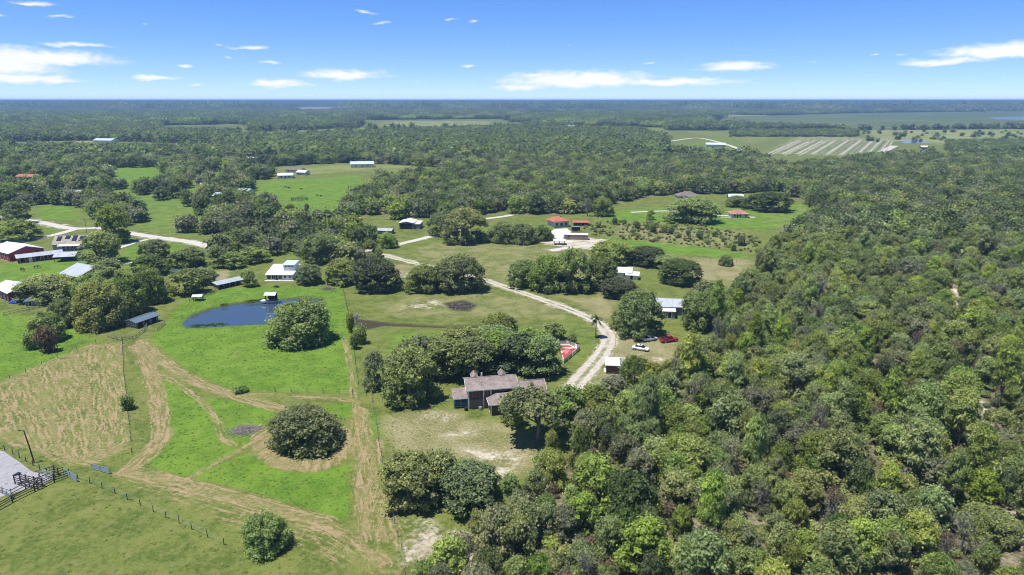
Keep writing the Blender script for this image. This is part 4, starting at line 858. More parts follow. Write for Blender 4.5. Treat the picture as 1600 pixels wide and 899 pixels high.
scatter('woodland', np.stack([X, Y, np.zeros(n)], 1), rng.uniform(0, 6.28, n), np.stack([rng.uniform(.9, 1.2, n)] * 2 + [rng.uniform(.8, 1.35, n)], 1), rng.integers(0, 4, n), 'patch', 'far-off blue-green woodland near the horizon', 'wood')
X, Y = stand(-14000, 14000, 4300, 15000, 210, 1.0); n = len(X)
scatter('woodland', np.stack([X, Y, np.zeros(n)], 1), rng.uniform(0, 6.28, n), np.stack([rng.uniform(.9, 1.2, n)] * 2 + [rng.uniform(.8, 1.5, n)], 1), rng.integers(0, 4, n), 'bigpatch', 'hazy blue line of woodland along the horizon', 'wood')
# undergrowth between the trees of the right-hand wood
X, Y = stand(-60, 330, 66, 260, 2.4); n = len(X); r_ = rng.uniform(.5, 1.7, n); k = rng.random(n) < .88
mass('undergrowth', X[k], Y[k], r_[k], r_[k] * rng.uniform(.8, 1.6, k.sum()), 'shrub', 'low palmetto and brush between the trees of the right-hand wood', 1.0, 'undergrowth')
# rough field: low weeds
fx = PG([(905,352),(960,345),(1090,352),(1190,372),(1180,395),(1060,382),(930,372)]); X = rng.uniform(fx[:, 0].min(), fx[:, 0].max(), 2600); Y = rng.uniform(fx[:, 1].min(), fx[:, 1].max(), 2600)
k = inside(fx, X, Y) & (rng.random(2600) < .30); r_ = rng.uniform(.3, 1.0, 2600); mass('weeds', X[k], Y[k], r_[k], r_[k] * 1.1, 'shrub', 'low scrubby weeds across the rough field left of the pink-roofed house', 1.0, 'weeds')
# reeds along the pond bank
pe = np.concatenate([POND[i] + (POND[(i + 1) % len(POND)] - POND[i]) * np.linspace(0, 1, 60)[:, None] for i in range(len(POND))]); k = np.sin(pe[:, 0] * .35 + 1) + .8 * np.sin(pe[:, 1] * .9) > .35; pe = pe[k] + rng.normal(size=(k.sum(), 2)) * .55
mass('reeds', pe[:, 0], pe[:, 1], rng.uniform(.3, .7, len(pe)), rng.uniform(.5, 1.1, len(pe)), 'tussock', 'ragged reeds and rushes along the bank of the blue pond', 1.0, 'reeds')
# grass tussocks of the lush paddocks
sel = ((GC['lush'] > .7) | ((GV[:, 1] < 135) & (GV[:, 0] < -15) & (rng.random(len(GV)) < .5))) & (GC['straw'] < .25) & (GV[:, 2] > -.3) & (np.arange(len(GV)) < len(parts[0][0])) & (rng.random(len(GV)) < .4)
X = GV[sel, 0] + rng.uniform(-.4, .4, sel.sum()); Y = GV[sel, 1] + rng.uniform(-.4, .4, sel.sum()); k = Y < 250; X, Y = X[k], Y[k]; r_ = rng.uniform(.22, .5, len(X))
mass('tall_grass', X, Y, r_, r_ * .42, 'tussock', 'ankle-high tufts of bright grass over the lush paddocks and the lower left pasture', 1.0, 'grass')

# ------------------------------------------------------------------ building materials
M_SHING = shingles('grey_brown_shingles', (0.26, 0.215, 0.195)); M_BROWN = siding('dark_brown_siding', (0.105, 0.068, 0.060)); M_BROWN2 = siding('sunlit_wall_and_trim_brown', (0.20, 0.135, 0.115), .15)
M_GREYB = siding('blue_grey_siding_and_skylit_end', (0.22, 0.24, 0.26)); M_TEAL = plain('teal_paint', (0.035, 0.25, 0.24), .6, .15); M_TRIM = plain('white_trim', (0.74, 0.74, 0.72), .6, .08)
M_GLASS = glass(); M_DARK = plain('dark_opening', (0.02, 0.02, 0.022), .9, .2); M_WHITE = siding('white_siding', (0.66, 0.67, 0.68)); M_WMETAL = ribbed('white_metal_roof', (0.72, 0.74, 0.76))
M_GMETAL = ribbed('grey_metal_roof', (0.46, 0.49, 0.52), .4, .2, .6, .15); M_BMETAL = ribbed('slate_blue_metal_roof', (0.13, 0.18, 0.22), .4, .1); M_RED = siding('red_barn_boards', (0.30, 0.055, 0.055), .3, True)
M_DRED = siding('dark_red_barn_boards', (0.20, 0.05, 0.05), .3, True); M_TAN = shingles('tan_shingles', (0.36, 0.33, 0.27)); M_TANW = siding('tan_siding', (0.42, 0.39, 0.33)); M_SOLAR = plain('solar_glass', (0.012, 0.014, 0.028), .15, .3, 1.0, .6)
M_ORANGE = ribbed('orange_roof', (0.40, 0.135, 0.075), .7, 0, .4); M_PINK = shingles('pinkish_roof_tiles', (0.40, 0.20, 0.165)); M_CREAM = plain('cream_wall', (0.62, 0.58, 0.50), .8, .1); M_TAUPE = siding('taupe_siding', (0.23, 0.18, 0.16), .3, True)
M_GREYW = plain('weathered_grey_wood', (0.22, 0.20, 0.18), .9, .3, 3); M_WOOD = plain('dark_fence_wood', (0.075, 0.062, 0.052), .95, .35, 3); M_STEEL = plain('galvanised_steel', (0.36, 0.39, 0.40), .4, .15, 2, .5, .5)
M_CONC = plain('pale_concrete', (0.52, 0.50, 0.47), .9, .15, .8); M_COURT = plain('red_court_surface', (0.36, 0.045, 0.04), .8, .2); M_COURT2 = plain('orange_court_surface', (0.50, 0.17, 0.11), .8, .2)
M_TARP = plain('blue_tarp', (0.02, 0.07, 0.45), .5, .25, 2); M_BLACKP = plain('black_paint', (0.018, 0.018, 0.02), .4, .2); M_HIPB = shingles('brown_grey_shingles', (0.20, 0.165, 0.15)); M_BLUER = ribbed('pale_blue_metal_roof', (0.50, 0.60, 0.70))
WALL_PLANES = {}

def place(name, label, cat, px, py, rz, group=None):
    p = G(px, py); r = empty(name, (p.x, p.y, 0), R(rz)); return tag(r, label, cat, group)
def walls(root, x0, x1, y0, y1, h, mat, ridge=None, rise=0.0, h_back=None, name='wall'):
    """box walls; ridge 'x' / 'y' carries the gable ends up, h_back tilts the top for a single pitch"""
    mb = MB(); hb = h if h_back is None else h_back; z0 = -.25
    v = [(x0,y0,z0),(x1,y0,z0),(x1,y1,z0),(x0,y1,z0),(x0,y0,h),(x1,y0,h),(x1,y1,hb),(x0,y1,hb)]
    if ridge == 'x':
        ym = (y0 + y1) / 2; v += [(x0,ym,h+rise),(x1,ym,h+rise)]
        mb.add(v, [(0,1,5,4),(2,3,7,6),(1,2,6,9,5),(3,0,4,8,7),(4,5,9,8),(6,7,8,9)])
    elif ridge == 'y':
        xm = (x0 + x1) / 2; v += [(xm,y0,h+rise),(xm,y1,h+rise)]
        mb.add(v, [(0,1,5,8,4),(2,3,7,9,6),(1,2,6,5),(3,0,4,7),(5,6,9,8),(7,4,8,9)])
    else: mb.add(v, [(0,1,5,4),(1,2,6,5),(2,3,7,6),(3,0,4,7),(4,5,6,7)])
    return mb.build(name, mat, root)
def gable(root, x0, x1, y0, y1, h, rise, mat, ridge='x', o=.45, th=.14, name='roof', trim=None):
    mb = MB(); e = .05
    if ridge == 'x':
        ym = (y0 + y1) / 2; dz = rise / (ym - y0) * o
        mb.slab([(x0-o,y0-o,h-dz+e),(x1+o,y0-o,h-dz+e),(x1+o,ym,h+rise+e),(x0-o,ym,h+rise+e)], th); mb.slab([(x0-o,ym,h+rise+e),(x1+o,ym,h+rise+e),(x1+o,y1+o,h-dz+e),(x0-o,y1+o,h-dz+e)], th)
    else:
        xm = (x0 + x1) / 2; dz = rise / (xm - x0) * o
        mb.slab([(x0-o,y0-o,h-dz+e),(xm,y0-o,h+rise+e),(xm,y1+o,h+rise+e),(x0-o,y1+o,h-dz+e)], th); mb.slab([(xm,y0-o,h+rise+e),(x1+o,y0-o,h-dz+e),(x1+o,y1+o,h-dz+e),(xm,y1+o,h+rise+e)], th)
    r = mb.build(name, mat, root)
    cap = MB()
    if ridge == 'x': cap.box(x0-o, x1+o, ym-.1, ym+.1, h+rise+e-.02, h+rise+e+.05)
    else: cap.box(xm-.1, xm+.1, y0-o, y1+o, h+rise+e-.02, h+rise+e+.05)
    cap.build('ridge_cap', mat, r)
    if trim and ridge == 'x':
        t = MB(); t.box(x0-o, x1+o, y0-o-.04, y0-o-.002, h-dz+e-th-.1, h-dz+e+.01); t.build('fascia', trim, r)
        for xx in (x0 - o - .045, x1 + o + .003):
            t = MB(); t.slab([(xx,y0-o,h-dz+e+.02),(xx+.042,y0-o,h-dz+e+.02),(xx+.042,ym,h+rise+e+.02),(xx,ym,h+rise+e+.02)], th+.08); t.build('barge_board', trim, r)
    return r
def hip(root, x0, x1, y0, y1, h, rise, mat, o=.45, th=.14, name='roof', trim=None):
    mb = MB(); x0 -= o; x1 += o; y0 -= o; y1 += o; h += .05; w_, d_ = x1 - x0, y1 - y0; k = min(w_, d_) / 2
    a, b = ((x0 + k, (y0+y1)/2, h+rise), (x1 - k, (y0+y1)/2, h+rise)) if w_ >= d_ else (((x0+x1)/2, y0 + k, h+rise), ((x0+x1)/2, y1 - k, h+rise))
    c0, c1, c2, c3 = (x0,y0,h), (x1,y0,h), (x1,y1,h), (x0,y1,h)
    if w_ >= d_: mb.slab([c0, c1, b, a], th); mb.slab([c2, c3, a, b], th); mb.tri_slab([c1, c2, b], th); mb.tri_slab([c3, c0, a], th)
    else: mb.tri_slab([c0, c1, a], th); mb.tri_slab([c2, c3, b], th); mb.slab([c1, c2, b, a], th); mb.slab([c3, c0, a, b], th)
    r = mb.build(name, mat, root)
    if trim:
        t = MB(); t.box(x0-.04, x1+.04, y0-.05, y0-.004, h-th-.08, h+.01); t.build('fascia', trim, r); t = MB(); t.box(x0-.05, x0-.004, y0-.003, y1, h-th-.08, h+.01); t.build('fascia', trim, r)
    return r
def mono(root, x0, x1, y0, y1, h0, h1, mat, o=.4, th=.12, name='roof'):
    s = (h1 - h0) / (y1 - y0); mb = MB(); mb.slab([(x0-o,y0-o,h0-s*o+.05),(x1+o,y0-o,h0-s*o+.05),(x1+o,y1+o,h1+s*o+.05),(x0-o,y1+o,h1+s*o+.05)], th); return mb.build(name, mat, root)
def opening(root, face, at, u, z, w_, h_, name='window', pane=M_GLASS, frame=M_TRIM, bars=True):
    """frame proud of the wall with a pane inside; face f/b/l/r, at = wall plane, u = centre along the wall"""
    def bx(mb, u0, u1, z0, z1, d0, d1):
        if face == 'f': mb.box(u0, u1, at - d1, at - d0, z0, z1)
        elif face == 'b': mb.box(u0, u1, at + d0, at + d1, z0, z1)
        elif face == 'l': mb.box(at - d1, at - d0, u0, u1, z0, z1)
        else: mb.box(at + d0, at + d1, u0, u1, z0, z1)
    f = MB(); t_ = .09; a, b = u - w_/2, u + w_/2
    bx(f, a - t_, a, z - t_, z + h_ + t_, -.02, .05); bx(f, b, b + t_, z - t_, z + h_ + t_, -.02, .05); bx(f, a, b, z - t_, z, -.02, .05); bx(f, a, b, z + h_, z + h_ + t_, -.02, .05)
    if bars and name == 'window': bx(f, u - .025, u + .025, z, z + h_, -.02, .045)
    o = f.build(name, frame, root); p = MB(); bx(p, a, b, z, z + h_, -.03, .02); p.build('pane' if name == 'window' else 'leaf' if name == 'door' else 'panel', pane, o); return o
def posts(root, pts, h, mat, r=.09, name='post'):
    me = MB().box(-r, r, -r, r, -.25, h).mesh(name, mat)
    for x, y in pts: o = link(bpy.data.objects.new(name, me), root); o.location = (x, y, 0)

# ------------------------------------------------------------------ the brown two-storey house
h = place('house', 'two-storey dark brown house with grey shingle roofs and a teal side porch', 'house', 732, 640, 10.5)
L = 10.4; walls(h, 0, L, 0, 6.2, 4.75, M_BROWN, 'x', 1.2); gable(h, 0, L, 0, 6.2, 4.75, 1.2, M_SHING, 'x', .5, .16, trim=M_TRIM)
ew = MB(); ew.box(-.04, -.004, .05, 6.15, 0, 4.7); ew.build('end_wall_sky_tint', M_GREYB, h)  # blue-grey sheet: skylit shade of the gable end put into the colour
lw = MB(); lw.box(.2, L - .2, -.05, -.004, 0, 2.15); lw.build('lower_wall_sun_tint', M_BROWN2, h)  # lighter brown sheet paints the sunlit wall below the eave's shadow
for x in (.08, 3.3, 4.9, L - .1): t = MB(); t.box(x - .1, x + .1, -.13, -.055, 0, 4.6); t.build('corner_board', M_TRIM, h)
for x in (1.7, 4.1, 7.6): opening(h, 'f', -.06, x, 2.95, 1.5, 1.25, frame=M_BROWN2)
opening(h, 'l', -.045, 3.1, 3.1, 1.1, 1.2); opening(h, 'l', -.045, 3.1, 1.0, 1.1, 1.2)
for x in (2.0, 8.2):     # dormer gables on the far slope, their peaks above the ridge
    w_ = .6; t = MB(); zr = 6.3
    t.add([(x-w_,3.35,5.6),(x+w_,3.35,5.6),(x,3.35,zr-.08),(x-w_,6.3,4.6),(x+w_,6.3,4.6),(x,6.3,zr-.08),(x-w_,6.3,5.6),(x+w_,6.3,5.6)], [(0,2,1),(3,4,7,5,6),(0,1,4,3),(0,3,6),(1,7,4)])
    d_ = t.build('dormer', M_CREAM, h); t = MB(); t.slab([(x-w_-.25,3.34,5.45),(x,3.34,zr),(x,6.6,zr),(x-w_-.25,6.6,5.45)], .1); t.slab([(x,3.34,zr),(x+w_+.25,3.34,5.45),(x+w_+.25,6.6,5.45),(x,6.6,zr)], .1); t.build('dormer_roof', M_SHING, d_)
t = MB(); t.box(3.3, 3.6, 3.7, 4.0, 5.5, 6.6); t.build('chimney', M_TRIM, h)
t = MB(); t.tube([(3.0, 1.6, 5.2), (3.0, 1.6, 5.75)], [.09, .09], 8); t.build('vent_pipe', M_TRIM, h)
# teal porch on the left end
mono(h, -3.0, -.12, .9, 4.4, 2.45, 3.05, M_SHING, .25, .14, 'porch_roof'); t = MB(); t.box(-3.27, .1, .6, .64, 2.2, 2.42); t.build('porch_fascia', M_TRIM, h)
posts(h, [(-2.9, 1.0), (-1.5, 1.0), (-.2, 1.0), (-2.9, 4.3), (-2.9, 2.6)], 2.42, M_TEAL, .09, 'porch_post'); t = MB(); t.box(-3.0, -.06, .9, 4.4, .3, .5); t.build('porch_deck', M_GREYW, h)
for z in (.75, 1.0, 1.3): t = MB(); t.box(-2.82, -.3, .96, 1.03, z, z + .08); t.build('porch_rail', M_TEAL, h)
t = MB(); t.box(-2.96, -2.88, 1.1, 4.2, .5, 1.35); t.build('porch_side_panel', M_TEAL, h)
# single-storey hipped wing in front
walls(h, 4.3, 10.6, -3.7, -.06, 2.55, M_BROWN, name='wing_wall'); hip(h, 4.3, 10.6, -3.7, 1.2, 2.55, 1.25, M_SHING, .45, .14, 'wing_roof', M_TRIM)
for x in (4.36, 7.4, 10.5): t = MB(); t.box(x - .09, x + .09, -3.8, -3.706, 0, 2.5); t.build('corner_board', M_TRIM, h)
opening(h, 'f', -3.71, 6.4, 1.35, 1.0, .9, frame=M_BROWN2); opening(h, 'f', -3.71, 9.0, 1.1, 1.6, 1.2, frame=M_BROWN2); opening(h, 'l', 4.29, -1.9, .15, 1.0, 2.0, 'door', M_DARK)
# garage wing to the right
walls(h, L + .06, 17.0, .6, 5.8, 2.75, M_BROWN, 'x', 1.6, name='garage_wall'); gable(h, L + .45, 17.0, .6, 5.8, 2.75, 1.6, M_SHING, 'x', .4, .15, 'garage_roof', M_TRIM); opening(h, 'f', .59, 12.8, 1.0, 1.4, 1.1); opening(h, 'f', .59, 15.2, .1, 1.0, 2.0, 'door', M_CREAM)
for (x, y, s) in ((2.5, -.75, .4), (-.55, -.4, .38)):
    t = MB(); t.tube([(0, 0, 0), (0, 0, .3), (0, 0, .75), (0, 0, .8)], [s, s * 1.08, s, s * .4], 10); o = t.build('air_unit', M_STEEL if s > .39 else M_BLACKP, h); o.location = (x, y, 0)

# ------------------------------------------------------------------ other buildings
h = place('farmhouse', 'low white farmhouse with white metal roof and raised clerestory above the pond', 'house', 417, 438.5, 0)
walls(h, 0, 9.6, 0, 9.2, 2.3, M_WHITE, h_back=3.9); mono(h, 0, 9.6, 0, 9.2, 2.3, 3.9, M_WMETAL, .4); walls(h, 5.4, 9.5, 3.2, 8.4, 5.2, M_WHITE, h_back=5.5, name='clerestory_wall'); mono(h, 5.4, 9.5, 3.2, 8.4, 5.2, 5.6, M_BLUER, .3, name='clerestory_roof')
walls(h, 9.7, 15.0, 4.2, 9.6, 2.4, M_WHITE, 'x', .9, name='annex_wall'); gable(h, 10.0, 15.0, 4.2, 9.6, 2.4, .9, M_WMETAL, name='annex_roof')
for x, w_ in ((.9, 1.3), (2.5, 1.3), (5.0, 1.3)): opening(h, 'f', -.01, x, .55, w_, 1.35, pane=M_GLASS)
opening(h, 'f', -.01, 3.7, .05, .8, 1.9, 'door', M_DARK)
for x in (6.8, 8.5): opening(h, 'f', -.01, x, .85, .7, .9)
for x in (6.4, 7.5, 8.6): opening(h, 'f', 3.19, x, 4.3, .7, .5)
opening(h, 'r', 9.61, 2.2, .9, 1.0, 1.0); t = MB(); t.box(-.6, 10.1, -1.3, -.03, -.1, .12); t.build('terrace', M_CONC, h)
h = place('stable', 'open stable with slate-blue metal roof and small corral', 'stable', 197.5, 511, -21)
walls(h, 0, 4.2, 0, 7.6, 1.95, M_GREYW, 'y', .55); gable(h, 0, 4.2, 0, 7.6, 1.95, .55, M_BMETAL, 'y', .55)
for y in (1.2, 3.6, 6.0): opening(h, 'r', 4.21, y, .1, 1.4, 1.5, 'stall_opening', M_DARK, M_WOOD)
for x in (.8, 1.7, 2.6, 3.5): opening(h, 'f', -.01, x, .8, .55, .6, pane=M_DARK, frame=M_TRIM, bars=False)
h = place('red_barn', 'tall red barn with white gable roof at the upper left edge', 'barn', 15.8, 409, -33)
walls(h, -17, 0, 0, 13, 3.4, M_RED, 'x', 2.0); gable(h, -17, 0, 0, 13, 3.4, 2.0, M_WMETAL, 'x', .35)
for x in (-3, -7, -11): opening(h, 'f', -.01, x, .05, 2.2, 2.5, 'barn_door', M_DRED)
h = place('red_barn', 'long low red barn with grey-white roof joined to the tall red barn', 'barn', 28.6, 412, 40)
walls(h, 0, 15.5, 0, 5.5, 2.3, M_RED, 'x', .9); gable(h, 0, 15.5, 0, 5.5, 2.3, .9, M_GMETAL, 'x', .5)
for x, w_ in ((1.6, 1.6), (6.8, 1.8), (9.6, 1.2)): opening(h, 'f', -.01, x, .1, w_, 1.9, 'barn_door', M_DARK)
opening(h, 'f', -.01, 4.3, .1, 1.0, 1.95, 'door', M_TRIM)
h = place('house', 'tan-roofed house with dark solar panels and white porch', 'house', 83, 391, 8)
walls(h, 0, 13.2, 0, 9, 2.6, M_TANW, 'x', 2.9); rf = gable(h, 0, 13.2, 0, 9, 2.6, 2.9, M_TAN, 'x', .4)
for x0, x1, a, b in ((1.0, 3.0, .35, .9), (4.3, 6.4, .55, .95), (7.4, 9.4, .3, .95), (10.4, 13.0, .3, .9)):
    n_ = 2
    for q in range(n_):
        xa = x0 + (x1 - x0) * q / n_ + .03; xb = x0 + (x1 - x0) * (q + 1) / n_ - .03; sl = lambda v: (v * 4.5, 2.6 + 2.9 * v + .15); (ya, za), (yb, zb) = sl(a), sl(b)
        t = MB(); t.slab([(xa, ya, za), (xb, ya, za), (xb, yb, zb), (xa, yb, zb)], .06); t.build('solar_panel', M_SOLAR, h)
mono(h, 3.2, 11.6, -2.6, -.02, 2.15, 2.5, M_WMETAL, .2, name='porch_roof'); posts(h, [(3.3 + 1.63 * q, -2.5) for q in range(6)], 2.1, M_TRIM, .08, 'porch_post')
for x in (4.6, 6.6, 8.6, 10.4): opening(h, 'f', -.01, x, .6, 1.3, 1.3)
opening(h, 'l', -.01, 4.5, .9, 1.2, 1.2); opening(h, 'l', -.01, 4.5, 3.2, 1.0, .9)
def pavilion(name, label, px, py, rz, L, D, H, rise, roofmat, postmat, nx=3, ny=2, cat='shelter'):
    h = place(name, label, cat, px, py, rz); posts(h, [(.1 + (L - .2) * i / (nx - 1), .1 + (D - .2) * j / (ny - 1)) for i in range(nx) for j in range(ny)], H, postmat)
    gable(h, 0, L, 0, D, H, rise, roofmat, 'x', .35)
    b = MB(); b.box(0, L, .02, .18, H - .25, H - .05); b.build('beam', postmat, h); b = MB(); b.box(0, L, D - .18, D - .02, H - .25, H - .05); b.build('beam', postmat, h); return h
h = pavilion('pavilion', 'open pavilion with grey metal roof between the red barns and the solar house', 85, 410, 14, 7.6, 7, 2.2, 1.2, M_GMETAL, M_WOOD, 4, 3)
t = MB(); t.box(.4, 7.0, 5.6, 5.75, 0, 2.0); t.build('back_wall', M_BMETAL, h)
h = place('barn', 'large barn with broad pale grey metal roof and dark open front', 'barn', 97, 437, -30); walls(h, 0, 11.5, .8, 13, 2.6, M_GREYW, 'x', 2.4); gable(h, 0, 11.5, 0, 13, 2.6, 2.4, M_GMETAL, 'x', .5)
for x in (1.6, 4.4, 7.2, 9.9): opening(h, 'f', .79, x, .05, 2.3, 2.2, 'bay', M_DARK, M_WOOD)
h = place('red_barn', 'dark red barn with white roof at the left edge below the horse paddock', 'barn', 15, 473, -37); walls(h, -13, 0, 0, 8, 3.2, M_DRED, 'x', 1.5); gable(h, -13, 0, 0, 8, 3.2, 1.5, M_WMETAL, 'x', .3)
for x in (-2.2, -5.5, -9): opening(h, 'f', -.01, x, .05, 2.0, 2.4, 'barn_door', M_DARK)
opening(h, 'r', .01, 4, 1.6, .9, .9)
h = place('shed', 'small shed with blue-grey roof beside the dark red barn', 'shed', 40, 479, 14); walls(h, 0, 4.6, 0, 3, 1.7, M_GREYW, h_back=2.0); mono(h, 0, 4.6, 0, 3, 1.7, 2.0, M_BMETAL, .3); opening(h, 'f', -.01, 1.4, .1, .8, 1.4, 'door', M_DARK); opening(h, 'f', -.01, 3.3, .7, .8, .6)
h = place('shed', 'low dark red shed under the oak left of the stable grove', 'shed', 64, 475, 10); walls(h, 0, 4.2, 0, 3.6, 1.7, M_DRED, 'x', .6); gable(h, 0, 4.2, 0, 3.6, 1.7, .6, M_HIPB, 'x', .2); opening(h, 'f', -.01, 2.1, .1, .9, 1.4, 'door', M_DARK)
for (px, py, lab) in ((22, 474, 'left blue tarp heap between the dark red barn and the shed'), (37, 471, 'right blue tarp heap behind the small shed')):
    h = place('tarp_heap', lab, 'tarp', px, py, 20); bm = bmesh.new(); bmesh.ops.create_icosphere(bm, subdivisions=3, radius=1); rr_ = random.Random(px)
    for v in bm.verts: v.co = Vector((v.co.x * 1.5, v.co.y * 1.0, max(v.co.z, -.1) * (1.0 + .25 * math.sin(v.co.x * 5) * math.cos(v.co.y * 6)))) + Vector((rr_.uniform(-.05, .05), 0, rr_.uniform(-.05, .05)))
    me = bpy.data.meshes.new('cover'); bm.to_mesh(me); bm.free(); me.materials.append(M_TARP); link(bpy.data.objects.new('cover', me), h)
h = place('long_shed', 'narrow open shed with grey metal roof above the pond fence', 'shed', 341, 453, 52); walls(h, 0, 11.5, .3, 3.2, 1.7, M_GREYW, h_back=2.1); mono(h, 0, 11.5, 0, 3.2, 1.75, 2.15, M_GMETAL, .35)
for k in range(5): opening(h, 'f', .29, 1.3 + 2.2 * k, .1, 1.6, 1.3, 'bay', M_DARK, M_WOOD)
pavilion('hut', 'tiny tan-roofed shelter at the far end of the pond fence', 302, 471, 10, 2.6, 2.2, 1.6, .35, M_CREAM, M_GREYW, 2, 2)
# boathouse on the pond
h = place('boathouse', 'white-roofed boathouse on posts over the pond', 'boathouse', 415, 473, 0); posts(h, [(.1, .1), (3.0, .1), (.1, 2.6), (3.0, 2.6)], 2.6, M_WOOD, .1); t = MB(); t.box(-.3, 3.4, -.2, 2.9, .25, .42); t.build('deck', M_GREYW, h)
gable(h, 0, 3.1, 0, 2.7, 2.6, .5, M_WMETAL, 'x', .35); t = MB(); t.box(.05, 3.05, 2.5, 2.6, .42, 2.5); t.build('back_wall', M_DARK, h)
t = MB(); t.tube([(-1.9, .5, .4), (-1.2, .5, .38), (.1, .5, .45), (.6, .5, .5)], [.08, .5, .5, .3], 8); o = t.build('boat', M_TRIM, h); o['label'] = 'white upturned boat hull at the left of the deck'
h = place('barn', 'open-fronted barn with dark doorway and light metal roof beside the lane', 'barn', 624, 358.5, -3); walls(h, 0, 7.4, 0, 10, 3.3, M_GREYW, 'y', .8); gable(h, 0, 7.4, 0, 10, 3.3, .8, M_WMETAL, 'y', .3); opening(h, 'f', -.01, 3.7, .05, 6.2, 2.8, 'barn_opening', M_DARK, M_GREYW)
walls(h, 7.46, 10.5, 1, 9, 2.6, M_GREYW, name='side_bay_wall'); mono(h, 7.6, 10.5, 1, 9, 2.6, 3.0, M_WMETAL, .2, name='side_bay_roof')
h = place('shed', 'low grey-roofed shed left of the open-fronted barn', 'shed', 590, 366, -8); walls(h, 0, 7, 0, 5, 1.9, M_GREYW, 'x', .7); gable(h, 0, 7, 0, 5, 1.9, .7, M_GMETAL); opening(h, 'f', -.01, 2, .1, 1.2, 1.6, 'door', M_DARK)
h = place('house', 'house with broad orange hipped roof behind the white sheds', 'house', 866, 356, 22); walls(h, 0, 8.4, 0, 8.4, 3.2, M_CREAM); hip(h, 0, 8.4, 0, 8.4, 3.2, 2.0, M_ORANGE, 1.0)
for x in (1.5, 4.2, 6.8): opening(h, 'f', -.01, x, .8, 1.3, 1.4, frame=M_HIPB)
t = MB(); t.box(5.0, 5.5, 3.2, 3.7, 4.2, 5.4); t.build('chimney', M_HIPB, h)
h = place('stable', 'long low stable with rusty orange roof right of the orange-roofed house', 'stable', 896, 353, -4); walls(h, 0, 8, 0, 3.6, 1.9, M_DRED, 'x', .7); gable(h, 0, 8, 0, 3.6, 1.9, .7, M_ORANGE, 'x', .4)
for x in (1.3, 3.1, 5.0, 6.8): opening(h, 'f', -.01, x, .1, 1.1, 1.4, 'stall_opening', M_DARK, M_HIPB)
h = place('shed', 'white-roofed shed with grey walls left of the long brown shed', 'shed', 852, 374, 16); walls(h, 0, 4.6, 0, 6.5, 2.0, M_TAUPE, 'y', .5); gable(h, 0, 4.6, 0, 6.5, 2.0, .5, M_WMETAL, 'y', .4); opening(h, 'f', -.01, 2.2, .1, 1.2, 1.6, 'door', M_DARK)
h = place('long_shed', 'long brown shed with flat white roof', 'shed', 881.5, 374.5, -7); walls(h, 0, 11.2, 0, 3.8, 2.45, M_TAUPE, 'x', .35); gable(h, 0, 11.2, 0, 3.8, 2.45, .35, M_WMETAL, 'x', .12); opening(h, 'r', 11.21, 1.9, .1, 1.6, 1.9, 'door', M_DARK); opening(h, 'f', -.01, 2.2, 1.0, .8, .7, frame=M_TAUPE)
pavilion('carport', 'small white-roofed carport in front of the long brown shed', 866, 383, 0, 5, 3.4, 1.9, .3, M_WMETAL, M_GREYW, 3, 2)
h = place('trailer', 'black box trailer behind the long brown shed', 'trailer', 893.5, 362, 4); t = MB(); t.box(0, 4.2, 0, 2.1, .5, 2.3); t.build('body', M_BLACKP, h); t = MB(); t.box(-.03, 4.23, -.03, 2.13, 2.305, 2.38); t.build('roof', M_STEEL, h); t = MB(); t.bar((-1.2, 1.05, .5), (0, 1.05, .55), .06); t.build('tow_bar', M_STEEL, h)
wm = MB(); wm.tube([(0, -.12, 0), (0, .12, 0)], [.34, .34], 12); wme = wm.mesh('wheel', M_BLACKP)
for x in (1.7, 2.5):
    for y in (-.1, 2.2): o = link(bpy.data.objects.new('wheel', wme), h); o.location = (x, y, .34)
flat_poly('concrete_yard', PG([(858,365),(866,358),(886,357),(893,363),(880,369),(880,374),(868,378)]), M_CONC, .03, 'pale concrete yard between the orange-roofed house and the white sheds', 'yard')
h = place('house', 'single-storey cream house with pink tiled roof in the green field', 'house', 1143, 340.5, -2); walls(h, 0, 9.6, 0, 8, 2.1, M_CREAM); hip(h, 0, 9.6, 0, 8, 2.1, 1.9, M_PINK, .5)
for x in (1.8, 4.8, 7.8): opening(h, 'f', -.01, x, .7, 1.2, 1.0)
opening(h, 'f', -.01, 3.3, .05, .8, 1.8, 'door', M_DARK)
t = MB(); t.box(-6, -.1, .4, 1.9, -.1, .16); t.build('terrace', M_CONC, h)
h = place('house', 'brown hip-roofed house behind the very wide oak', 'house', 1060, 313, 0); walls(h, 0, 14, 0, 10, 2.6, M_CREAM); hip(h, 0, 14, 0, 10, 2.6, 2.6, M_HIPB, .6)
for x in (2, 5, 9, 12): opening(h, 'f', -.01, x, .8, 1.4, 1.2)
h = place('house', 'house with pale blue metal roof left of the far wide oak', 'house', 1139, 315, -8); walls(h, 0, 9, 0, 8, 2.6, M_TAUPE, 'x', 1.8); gable(h, 0, 9, 0, 8, 2.6, 1.8, M_BLUER); opening(h, 'f', -.01, 3, .6, 1.5, 1.3); opening(h, 'f', -.01, 6.5, .6, 1.5, 1.3)
h = place('house', 'white-roofed house half hidden by oaks above the driveway', 'house', 954, 434, -12); walls(h, 0, 7.5, 0, 6, 2.4, M_WHITE, 'x', 1.1); gable(h, 0, 7.5, 0, 6, 2.4, 1.1, M_WMETAL); opening(h, 'f', -.01, 2, .8, 1.1, 1.0); opening(h, 'f', -.01, 5.4, .8, 1.1, 1.0)
h = place('shed', 'white-roofed lean-to right of the house half hidden by oaks', 'shed', 978, 437, -12); walls(h, 0, 4.4, 0, 3.4, 1.8, M_WHITE, h_back=2.2); mono(h, 0, 4.4, 0, 3.4, 1.8, 2.2, M_WMETAL, .4); opening(h, 'f', -.01, 2, .1, .9, 1.5, 'door', M_DARK)
